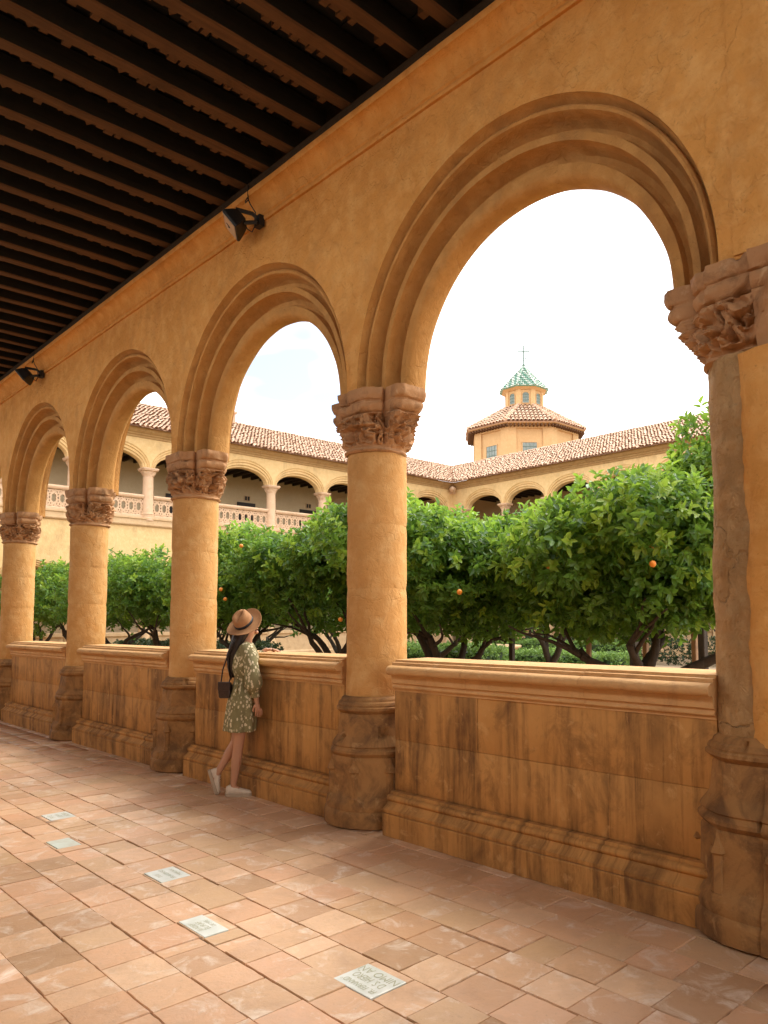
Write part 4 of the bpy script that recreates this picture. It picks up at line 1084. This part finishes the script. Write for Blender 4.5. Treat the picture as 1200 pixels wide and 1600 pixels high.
def hedge(x0_, x1_, y0_, y1_, h, n, mat, label, seed, core=True, ln=.05):
    rs = np.random.RandomState(seed); o = empty('hedge', ((x0_ + x1_) / 2, (y0_ + y1_) / 2, 0)); tag(o, label, 'hedge')
    lx, ly = (x1_ - x0_), (y1_ - y0_)
    ar = np.array([lx * ly, lx * h, lx * h, ly * h, ly * h]); k = rs.choice(5, n, p=ar / ar.sum())
    a = rs.uniform(-.5, .5, n); b = rs.uniform(0, 1, n)
    c = np.zeros((n, 3)); d = np.zeros((n, 3))
    for i, (fn, nn) in enumerate(((lambda a, b: (a * lx, (b - .5) * ly, h + 0 * a), (0, 0, 1)), (lambda a, b: (a * lx, -ly / 2 + 0 * a, b * h), (0, -1, .2)), (lambda a, b: (a * lx, ly / 2 + 0 * a, b * h), (0, 1, .2)), (lambda a, b: (-lx / 2 + 0 * a, a * ly, b * h), (-1, 0, .2)), (lambda a, b: (lx / 2 + 0 * a, a * ly, b * h), (1, 0, .2)))):
        s = k == i; c[s] = np.stack(fn(a[s], b[s]), 1); d[s] = nn
    c += rs.normal(0, .045, c.shape) + .06 * np.sin(c[:, [1, 0, 0]] * 2.3 + seed)
    d = unit(d + rs.normal(0, .4, d.shape)); c -= d * .05; c[:, 2] = np.maximum(c[:, 2], .02)
    vs, fs, at = leaves(c, d, 7, ln, ln * .55, rs, np.where(rs.rand(n) < .45 * (k == 0) + .15, rs.uniform(.3, 1, n), .1), False, .1, .8, .07)
    tag(ob('foliage', fast_mesh('foliage', vs, fs, mat, at), o), kind='stuff')
    if core:
        mb = MB().box(-lx / 2 + .09, lx / 2 - .09, -ly / 2 + .09, ly / 2 - .09, -.02, h - .09); mb.build('branches', MAT['darkleaf'], o)
hedge(-21.5, -11.2, 17.0, 18.1, .72, 5200, MAT['boxleaf'], 'clipped bright green box hedge nearest under the widest arch', 1, True, .07)
hedge(-23.0, -15.0, 24.0, 25.0, .8, 3000, MAT['boxleaf'], 'bright box hedge behind the pale basin', 2, True, .07)
hedge(-22.0, -7.5, 26.0, 26.7, .9, 2600, MAT['darkleaf'], 'thin dark hedge in front of the tower wing', 3, False, .08)
hedge(-28.5, -18.5, 11.0, 11.8, .95, 2600, MAT['darkleaf'], 'thin dark hedge seen under the trees left of the woman', 4, False, .08)
hedge(-17.0, -12.6, 13.6, 14.6, .95, 2600, MAT['boxleaf'], 'green hedge seen just left of the large column', 5, True, .07)
fb = empty('fountain', (-20.2, 21.3, 0)); tag(fb, 'low round basin of pale water among the hedges', 'fountain')
n = 32
MB().loft([[(q * math.cos(2 * PI * k / n), q * math.sin(2 * PI * k / n), z) for k in range(n)] for q, z in ((1.9, 0), (1.9, .12), (1.8, .16), (1.8, .6), (1.92, .64), (1.92, .72), (1.62, .72), (1.6, .6))], caps=False).build('basin', MAT['extstone'], fb, True)
ob('water', mesh('water', [(1.62 * math.cos(2 * PI * k / n), 1.62 * math.sin(2 * PI * k / n), .66) for k in range(n)], [tuple(range(n))], flat('pool_water', (.30, .44, .42), .12, .5)), fb)
MB().loft(lathe([(.3, .6), (.22, .75), (.12, .85), (.1, 1.05), (.3, 1.12), (.42, 1.2), (.4, 1.22), (.08, 1.2), (.06, 1.45), (.02, 1.5)], 16)).build('jet_bowl', MAT['extstone'], fb, True)

# ------------------------------------------------------------------ floodlights on the cornice
MAT['lampglass'] = flat('lamp_glass', (.55, .42, .30), .15, .6)
MAT['reflector'] = flat('lamp_reflector', (.62, .5, .38), .3, .5, 0, None, 20, .6)
def floodlight(x, label):
    r = empty('floodlight', (x, 3.84, 5.66)); tag(r, label, 'floodlight', 'floodlights below the ceiling')
    h = MB()     # tapering housing: wide mouth, narrower back; local: mouth looks along -x after rotation
    h.loft([[(x_, y_ * s, z_ * s) for y_, z_ in ((-.15, -.1), (.15, -.1), (.15, .1), (-.15, .1))] for x_, s in ((-.085, 1.0), (-.065, 1.03), (-.05, 1.0), (.02, .8), (.07, .6))])
    mn = V((-.42, -.62, -.62)).normalized(); wy = V((0, 0, 1)).cross(mn).normalized(); R_ = Matrix((-mn, wy, (-mn).cross(wy))).transposed().to_euler()
    loc = (-.10, -.17, -.02)
    ho = bevel(h.build('housing', MAT['black'], r, loc=loc, rot=R_), .006)
    MB().box(-.0885, -.0855, -.135, .135, -.086, .086).build('glass', MAT['lampglass'], ho)
    MB().tube([(-.0895, -.05, -.03), (-.091, -.02, .0), (-.0895, .0, -.05)], .004, 5).build('filament_shade', MAT['black'], ho)
    b = MB()
    b.tube([V(loc) + V((.04, -.04, .10)), (.0, -.06, .07), (.02, -.01, .03)], .02, 6).tube([V(loc) + V((.10, .02, -.04)), (.06, -.05, -.04), (.03, -.015, -.02)], .02, 6)
    b.box(-.03, .07, -.02, .04, -.05, .06)
    b.build('bracket', MAT['black'], r)
    c = MB(); c.tube([(-.02, -.10, .36), (-.02, -.10, .25), (.01, -.11, .19), (-.03, -.12, .17), (-.05, -.11, .2), (-.01, -.11, .22), (.03, -.1, .14), (.06, -.06, .06), (.05, -.05, -.06), (.0, -.06, -.12), (-.05, -.08, -.08), (-.06, -.12, -.02)], .006, 5)
    c.build('cable', MAT['black'], r)
    r.scale = (1.0, 1.0, 1.0)
    return r
floodlight(-6.57, 'black floodlight on the cornice above the second arch')
floodlight(-13.2, 'small looking black floodlight at the left edge under the ceiling')

# ------------------------------------------------------------------ the visitor
MAT['skin'] = flat('skin', (.50, .25, .14), .5, .35)
MAT['hair'] = flat('dark_hair', (.018, .011, .008), .4, .4, .4, (.035, .02, .012), 40)
MAT['felt'] = flat('tan_felt', (.42, .215, .095), .85, .2, .15, (.36, .18, .08), 25)
MAT['band'] = flat('black_ribbon', (.012, .013, .016), .5)
MAT['leather'] = flat('dark_brown_leather', (.03, .016, .012), .4, .5, .15, (.05, .022, .016), 20)
MAT['canvas'] = flat('white_canvas', (.70, .58, .44), .8, .2, .1, (.6, .48, .35), 30)
MAT['sole'] = flat('shoe_sole', (.42, .32, .22), .8, .2)
def dress_mat():
    t = NT('olive_leaf_print')
    base = t.mix(t.ramp(t.noise(14, 4, .6), [(.35, 0.), (.7, 1.)]), (.20, .172, .078), (.25, .215, .1))
    v = t.vor(40, t.coord((1, 1, .62), obj=True)); m1 = t.ramp(v.outputs['Distance'], [(.36, 1.), (.42, 0.)])
    cl = t.ramp(t.noise(9, 2, .5, t.coord((1, 1, .8), (2, 3, 1), True)), [(.37, 0.), (.43, 1.)])
    t.col(t.mix(t.math('MULTIPLY', m1, cl), base, (.66, .56, .36))).rough(.75).spec(.2)
    t.bump(t.noise(1, 4, .6, t.coord((30, 30, 5), obj=True)), .5, .012); return t.m
MAT['dress'] = dress_mat()
WX, WY = -6.72, 3.80
ang = math.atan2(Rv.y, Rv.x)
person = empty('person', (WX, WY, 0), ang)         # local x: to the right along the parapet view, local y: away towards the parapet
tag(person, 'woman in olive leaf print dress and tan hat leaning on the parapet', 'person')
# body skeleton grown with a skin modifier
J = []; E_ = []
def jn(p, r, par=None):
    J.append((p, r)); i = len(J) - 1
    if par is not None: E_.append((par, i))
    return i
pel = jn((.03, .0, .90), (.135, .11))
wa = jn((.055, .005, 1.08), (.105, .085), pel); ch_ = jn((.06, .01, 1.28), (.125, .095), wa); nb = jn((.065, .0, 1.42), (.06, .055), ch_)
nk = jn((.075, .0, 1.49), (.045, .045), nb); hd0 = jn((.085, .01, 1.545), (.062, .062), nk); hd1 = jn((.085, .015, 1.62), (.08, .076), hd0); hd2 = jn((.075, .015, 1.69), (.055, .055), hd1)
def leg(hip, knee, ank, ball, th=.085):
    h = jn(hip, (th, th), pel); m = jn(tuple((a * .55 + b * .45) for a, b in zip(hip, knee)), (.073, .073), h)
    k = jn(knee, (.050, .050), m); c = jn(tuple(a * .66 + b * .34 for a, b in zip(knee, ank)), (.053, .053), k)
    c2 = jn(tuple(a * .3 + b * .7 for a, b in zip(knee, ank)), (.037, .037), c); a_ = jn(ank, (.031, .031), c2); jn(ball, (.03, .026), a_)
leg((.055, -.075, .84), (.022, -.06, .47), (-.025, -.05, .085), (.05, -.05, .045))
leg((.015, .075, .84), (-.03, .05, .50), (-.20, .02, .20), (-.255, .01, .10))
def arm(sh, el, wr, hand, nrm, thumb):
    s = jn(sh, (.05, .05), ch_); m = jn(tuple((a + b) / 2 for a, b in zip(sh, el)), (.042, .042), s); e = jn(el, (.036, .036), m)
    m2 = jn(tuple(a * .6 + b * .4 for a, b in zip(el, wr)), (.034, .034), e); w = jn(wr, (.022, .024), m2)
    d = (V(hand) - V(wr)); L_ = d.length; d.normalize(); n_ = V(nrm).normalized(); sd_ = d.cross(n_).normalized()
    pm = jn(tuple(V(wr) + d * .05), (.03, .017), w); 
    kn = V(wr) + d * .085
    for q, (off, ln_) in enumerate(((-.027, .068), (-.009, .078), (.009, .073), (.027, .058))):
        b0 = jn(tuple(kn + sd_ * off), (.0095, .0095), pm)
        b1 = jn(tuple(kn + sd_ * off * 1.1 + d * ln_ * .5 - n_ * .008), (.0085, .0085), b0)
        jn(tuple(kn + sd_ * off * 1.05 + d * ln_ * .95 - n_ * .028), (.0068, .0068), b1)
    t0 = jn(tuple(V(wr) + d * .035 + sd_ * thumb * .03), (.011, .011), pm); t1 = jn(tuple(V(wr) + d * .07 + sd_ * thumb * .045 - n_ * .012), (.0095, .0095), t0); jn(tuple(V(wr) + d * .095 + sd_ * thumb * .042 - n_ * .022), (.008, .008), t1)
arm((.125, -.135, 1.375), (.185, -.185, 1.10), (.215, -.15, .905), (.245, -.135, .75), (.6, -.8, 0), 1)
arm((.0, .15, 1.375), (.075, .30, 1.25), (.165, .345, 1.375), (.30, .37, 1.37), (0, 0, 1), -1)
bm_ = bpy.data.meshes.new('body'); bm_.from_pydata([j[0] for j in J], E_, []); bm_.materials.append(MAT['skin']); bm_.update()
body = ob('body', bm_, person)
sk = body.modifiers.new('skin', 'SKIN'); sk.use_smooth_shade = True; sk.branch_smoothing = .4
if not bm_.skin_vertices: bm_.attributes.new
try:
    if len(bm_.skin_vertices) == 0:
        bpy.context.view_layer.objects.active = body; body.select_set(True); bpy.ops.mesh.customdata_skin_add()
except Exception as ex: print(ex)
for k, (p, r) in enumerate(J):
    sv = bm_.skin_vertices[0].data[k]; sv.radius = r; sv.use_root = (k == 0)
sb = body.modifiers.new('sub', 'SUBSURF'); sb.levels = 2; sb.render_levels = 2
# face towards +x and up
fc = V((.93, .25, .28)).normalized(); hc = V((.085, .015, 1.612)); lat = fc.cross(V((0, 0, 1))).normalized(); upv = lat.cross(fc)
fm_ = MB()
def blob(mb, c, rx, ry, rz, n=10):
    mb.loft([[c + lat * (rx * math.sin(PI * j / 6) * math.cos(2 * PI * k / n)) + fc * (ry * math.sin(PI * j / 6) * math.sin(2 * PI * k / n)) - upv * (rz * math.cos(PI * j / 6)) for k in range(n)] for j in range(7)])
blob(fm_, hc + fc * .078 - upv * .012, .013, .022, .022); blob(fm_, hc + fc * .066 - upv * .045, .022, .014, .008); blob(fm_, hc + fc * .052 - upv * .075, .026, .022, .018)
for s in (-1, 1): blob(fm_, hc + lat * s * .076, .009, .018, .028)
fm_.build('face', MAT['skin'], body, True)
ey = MB()
for s in (-1, 1): blob(ey, hc + fc * .072 + lat * s * .03 + upv * .012, .012, .008, .006)
ey.build('eyes', MAT['band'], body, True)
# dress: skirt and bodice lofted round the body, puffed sleeves with cuffs
def ring(c, rx, ry, n=44, amp=0, k=9, ph=0, rot=.52, tilt=0):
    out = []
    for i in range(n):
        a = 2 * PI * i / n; f_ = 1 + amp * math.sin(a * k + ph) + amp * .6 * math.sin(a * (k - 4) + ph * 2.3)
        x, y = rx * math.cos(a) * f_, ry * math.sin(a) * f_
        out.append((c[0] + x * math.cos(rot) - y * math.sin(rot), c[1] + x * math.sin(rot) + y * math.cos(rot), c[2] + tilt * x))
    return out
dr = MB()
secs = [((.02, 0, .612), .142, .185, .085), ((.022, 0, .635), .142, .185, .085), ((.028, 0, .74), .138, .18, .07), ((.032, 0, .86), .13, .172, .05), ((.04, 0, .96), .12, .158, .045), ((.05, 0, 1.05), .10, .128, .05), ((.057, 0, 1.105), .088, .108, .04), ((.058, 0, 1.125), .09, .11, .04),
        ((.058, 0, 1.165), .118, .142, .05), ((.06, .005, 1.25), .13, .165, .03), ((.058, .005, 1.33), .118, .178, .015), ((.06, .005, 1.385), .095, .175, .01), ((.065, .0, 1.425), .07, .115, .01), ((.072, 0, 1.452), .052, .06, 0)]
dr.loft([ring(c, rx, ry, 44, am, 9, j * .17) for j, (c, rx, ry, am) in enumerate(secs)], caps=False)
dress = dr.build('dress', MAT['dress'], person, True, fix=True)
so_ = dress.modifiers.new('solid', 'SOLIDIFY'); so_.thickness = .006; so_.offset = 1
sv_ = dress.modifiers.new('sub', 'SUBSURF'); sv_.levels = 1; sv_.render_levels = 1
def sleeve(path, rad):
    m_ = MB(); n = 22; rings = []; pts = [V(p) for p in path]; prev = None
    for i, p in enumerate(pts):
        d = (pts[min(i + 1, len(pts) - 1)] - pts[max(0, i - 1)]).normalized()
        a = d.cross(V((0, 1, 0))) if prev is None else prev - d * prev.dot(d); a.normalize(); prev = a; b = d.cross(a)
        rings.append([p + (a * math.cos(2 * PI * k / n) + b * math.sin(2 * PI * k / n)) * rad[i] * (1 + .05 * math.sin(k * 5 * 2 * PI / n + i)) for k in range(n)])
    m_.loft(rings, caps=False); o = m_.build('sleeve', MAT['dress'], dress, True); q = o.modifiers.new('sub', 'SUBSURF'); q.levels = 1; q.render_levels = 1
sleeve([(.085, -.10, 1.40), (.115, -.13, 1.385), (.14, -.15, 1.33), (.162, -.168, 1.24), (.182, -.182, 1.14), (.192, -.185, 1.07), (.198, -.178, 1.03), (.203, -.172, 1.005), (.208, -.162, .955), (.209, -.16, .945)], [.07, .070, .070, .068, .076, .088, .078, .036, .038, .037])
sleeve([(.02, .11, 1.395), (.0, .15, 1.375), (.02, .2, 1.33), (.05, .26, 1.275), (.075, .30, 1.25), (.11, .32, 1.295), (.14, .335, 1.335), (.15, .34, 1.35)], [.066, .066, .064, .064, .07, .062, .04, .034])
bl = MB(); bl.loft([ring((.057, 0, z), rx, rx * 1.24, 40, .02, 7, 1) for z, rx in ((1.098, .091), (1.102, .096), (1.128, .096), (1.132, .091))], caps=False); bl.tube([(.02, -.125, 1.115), (.03, -.135, 1.06), (.02, -.138, .98)], [.008, .01, .007], 5)
bl.build('belt', MAT['dress'], dress, True)
# hair: long, down the back
hr = MB()
hp = [((.075, .0, 1.66), .085, .08), ((.045, -.005, 1.60), .088, .092), ((.015, -.012, 1.52), .075, .09), ((-.02, -.02, 1.44), .058, .085), ((-.045, -.03, 1.36), .045, .075), ((-.055, -.035, 1.27), .038, .062), ((-.055, -.03, 1.19), .028, .045), ((-.05, -.025, 1.12), .012, .02)]
hr.loft([ring(c, rx, ry, 36, .05, 13, j * .4, .5) for j, (c, rx, ry) in enumerate(hp)])
for k in range(14):
    t = rnd.uniform(-1, 1); q = rnd.uniform(0, .02)
    hr.tube([(.03 - q, t * .07, 1.58), (-.035 - q, t * .085 - .015, 1.44), (-.075 - q, t * .07 - .02, 1.33), (-.085, t * .05 - .02, 1.22), (-.07, t * .04 - .02, 1.09 + rnd.uniform(0, .08))], [.012, .014, .013, .01, .003], 5)
h_ = hr.build('hair', MAT['hair'], person, True)
# hat: wide brim, pinched crown, tipped back
ht = empty('hat'); ht.parent = person
ax = V((-.22, -.66, .72)).normalized(); ht.matrix_local = Matrix.Translation((.05, -.03, 1.645)) @ ax.to_track_quat('Z', 'X').to_matrix().to_4x4()
n = 56; b = MB(); rings = []
for r_, z in ((.092, .0), (.11, .001), (.14, -.003), (.165, -.001), (.178, .006), (.1785, .0085), (.176, .010), (.163, .004), (.14, .002), (.11, .006), (.094, .008)):
    rings.append([(r_ * math.cos(2 * PI * k / n) * 1.04, r_ * math.sin(2 * PI * k / n) * .97, z + .02 * max(0, (r_ - .1)) / .078 * math.cos(4 * PI * k / n + .4) - .006) for k in range(n)])
b.loft(rings, caps=False); b.build('brim', MAT['felt'], ht, True)
b = MB(); rings = []
for q, z in ((.096, -.004), (.0945, .02), (.092, .05), (.087, .08), (.08, .10), (.066, .114), (.045, .117), (.022, .108), (.004, .104)):
    rr = []
    for k in range(n):
        a = 2 * PI * k / n; x, y = q * math.cos(a) * 1.06, q * math.sin(a) * .95
        pin = .016 * max(0, (z - .04) / .07) * math.exp(-((x - .06) / .05) ** 2) * (1 if abs(y) > .015 else .3)
        zz = z - .020 * math.exp(-(y / .022) ** 2) * max(0, (z - .07) / .04) - (.012 * (x + .08) / .16 if z > .09 else 0) * -1
        rr.append((x, y - math.copysign(pin, y), zz))
    rings.append(rr)
b.loft(rings); cwn = b.build('crown', MAT['felt'], ht, True)
b = MB(); b.loft([[(q * math.cos(2 * PI * k / n) * 1.06, q * math.sin(2 * PI * k / n) * .95, z) for k in range(n)] for q, z in ((.096, .004), (.0985, .006), (.0965, .03), (.093, .031))], caps=False); b.build('ribbon', MAT['band'], ht, True)
# canvas shoes
def shoe(mat4):
    s = empty('shoe'); s.parent = person; s.matrix_local = mat4
    def sec(x, w, h, z0, n=16):
        return [(x, w * math.cos(2 * PI * k / n) * (1 if True else 0), z0 + h * (.5 + .5 * math.sin(2 * PI * k / n)) if math.sin(2 * PI * k / n) > -.6 else z0) for k in range(n)]
    m_ = MB(); m_.loft([sec(-.085, .018, .05, .022), sec(-.082, .03, .075, .02), (sec(-.05, .036, .09, .02)), sec(-.01, .036, .078, .02), sec(.04, .04, .058, .02), sec(.09, .044, .045, .02), sec(.13, .04, .036, .02), sec(.152, .026, .026, .02), sec(.16, .008, .014, .022)]); m_.build('upper', MAT['canvas'], s, True)
    m_ = MB(); out = [(-.092, .0), (-.085, .024), (-.05, .036), (0, .036), (.05, .041), (.1, .046), (.14, .038), (.162, .016), (.166, 0)]
    ol = [(x, w) for x, w in out] + [(x, -w) for x, w in reversed(out[1:-1])]
    m_.loft([[(x * .98, w * .96, 0) for x, w in ol], [(x, w, .006) for x, w in ol], [(x, w, .026) for x, w in ol], [(x * .97, w * .93, .03) for x, w in ol]]); m_.build('sole', MAT['sole'], s, False)
    m_ = MB()
    for j in range(4): m_.tube([(.0 + j * .022, -.022, .09 - j * .009), (.003 + j * .022, 0, .098 - j * .01), (.0 + j * .022, .022, .09 - j * .009)], .004, 5)
    m_.build('lace', MAT['canvas'], s)
shoe(Matrix.Translation((-.005, -.05, .0)) @ Matrix.Rotation(.12, 4, 'Z'))
shoe(Matrix.Translation((-.262, .012, .148)) @ Matrix.Rotation(.25, 4, 'Z') @ Matrix.Rotation(math.radians(72), 4, 'Y'))
# shoulder bag
bag = empty('shoulder_bag', person.location + V((Rv.x, Rv.y, 0)) * .035, ang); tag(bag, 'small dark brown bag on a thin strap at the woman\'s back', 'bag')
bb_ = MB(); bb_.loft([[(-.15 + x * s, -.06 + y * s, z) for x, y in ((-.055, -.03), (.055, -.035), (.06, .03), (-.05, .035))] for z, s in ((.925, .7), (.935, .95), (.99, 1.05), (1.05, 1.0), (1.075, .9), (1.08, .6))])
bevel(bb_.build('pouch', MAT['leather'], bag, True), .012, 3)
bb_ = MB(); bb_.loft([[(-.152 + x, -.062 + y, z) for x, y in ((-.058, -.038), (.058, -.043), (.063, -.032), (-.053, -.027))] for z in (1.0, 1.085)]); bevel(bb_.build('flap', MAT['leather'], bag), .006, 2)
st_ = MB(); st_.tube([(-.19, -.06, 1.07), (-.17, -.075, 1.2), (-.12, -.085, 1.34), (-.04, -.075, 1.43), (.03, .05, 1.445), (.0, .12, 1.41), (-.05, .13, 1.3), (-.12, .05, 1.15), (-.12, -.04, 1.07)], .007, 6); st_.build('strap', MAT['leather'], bag)
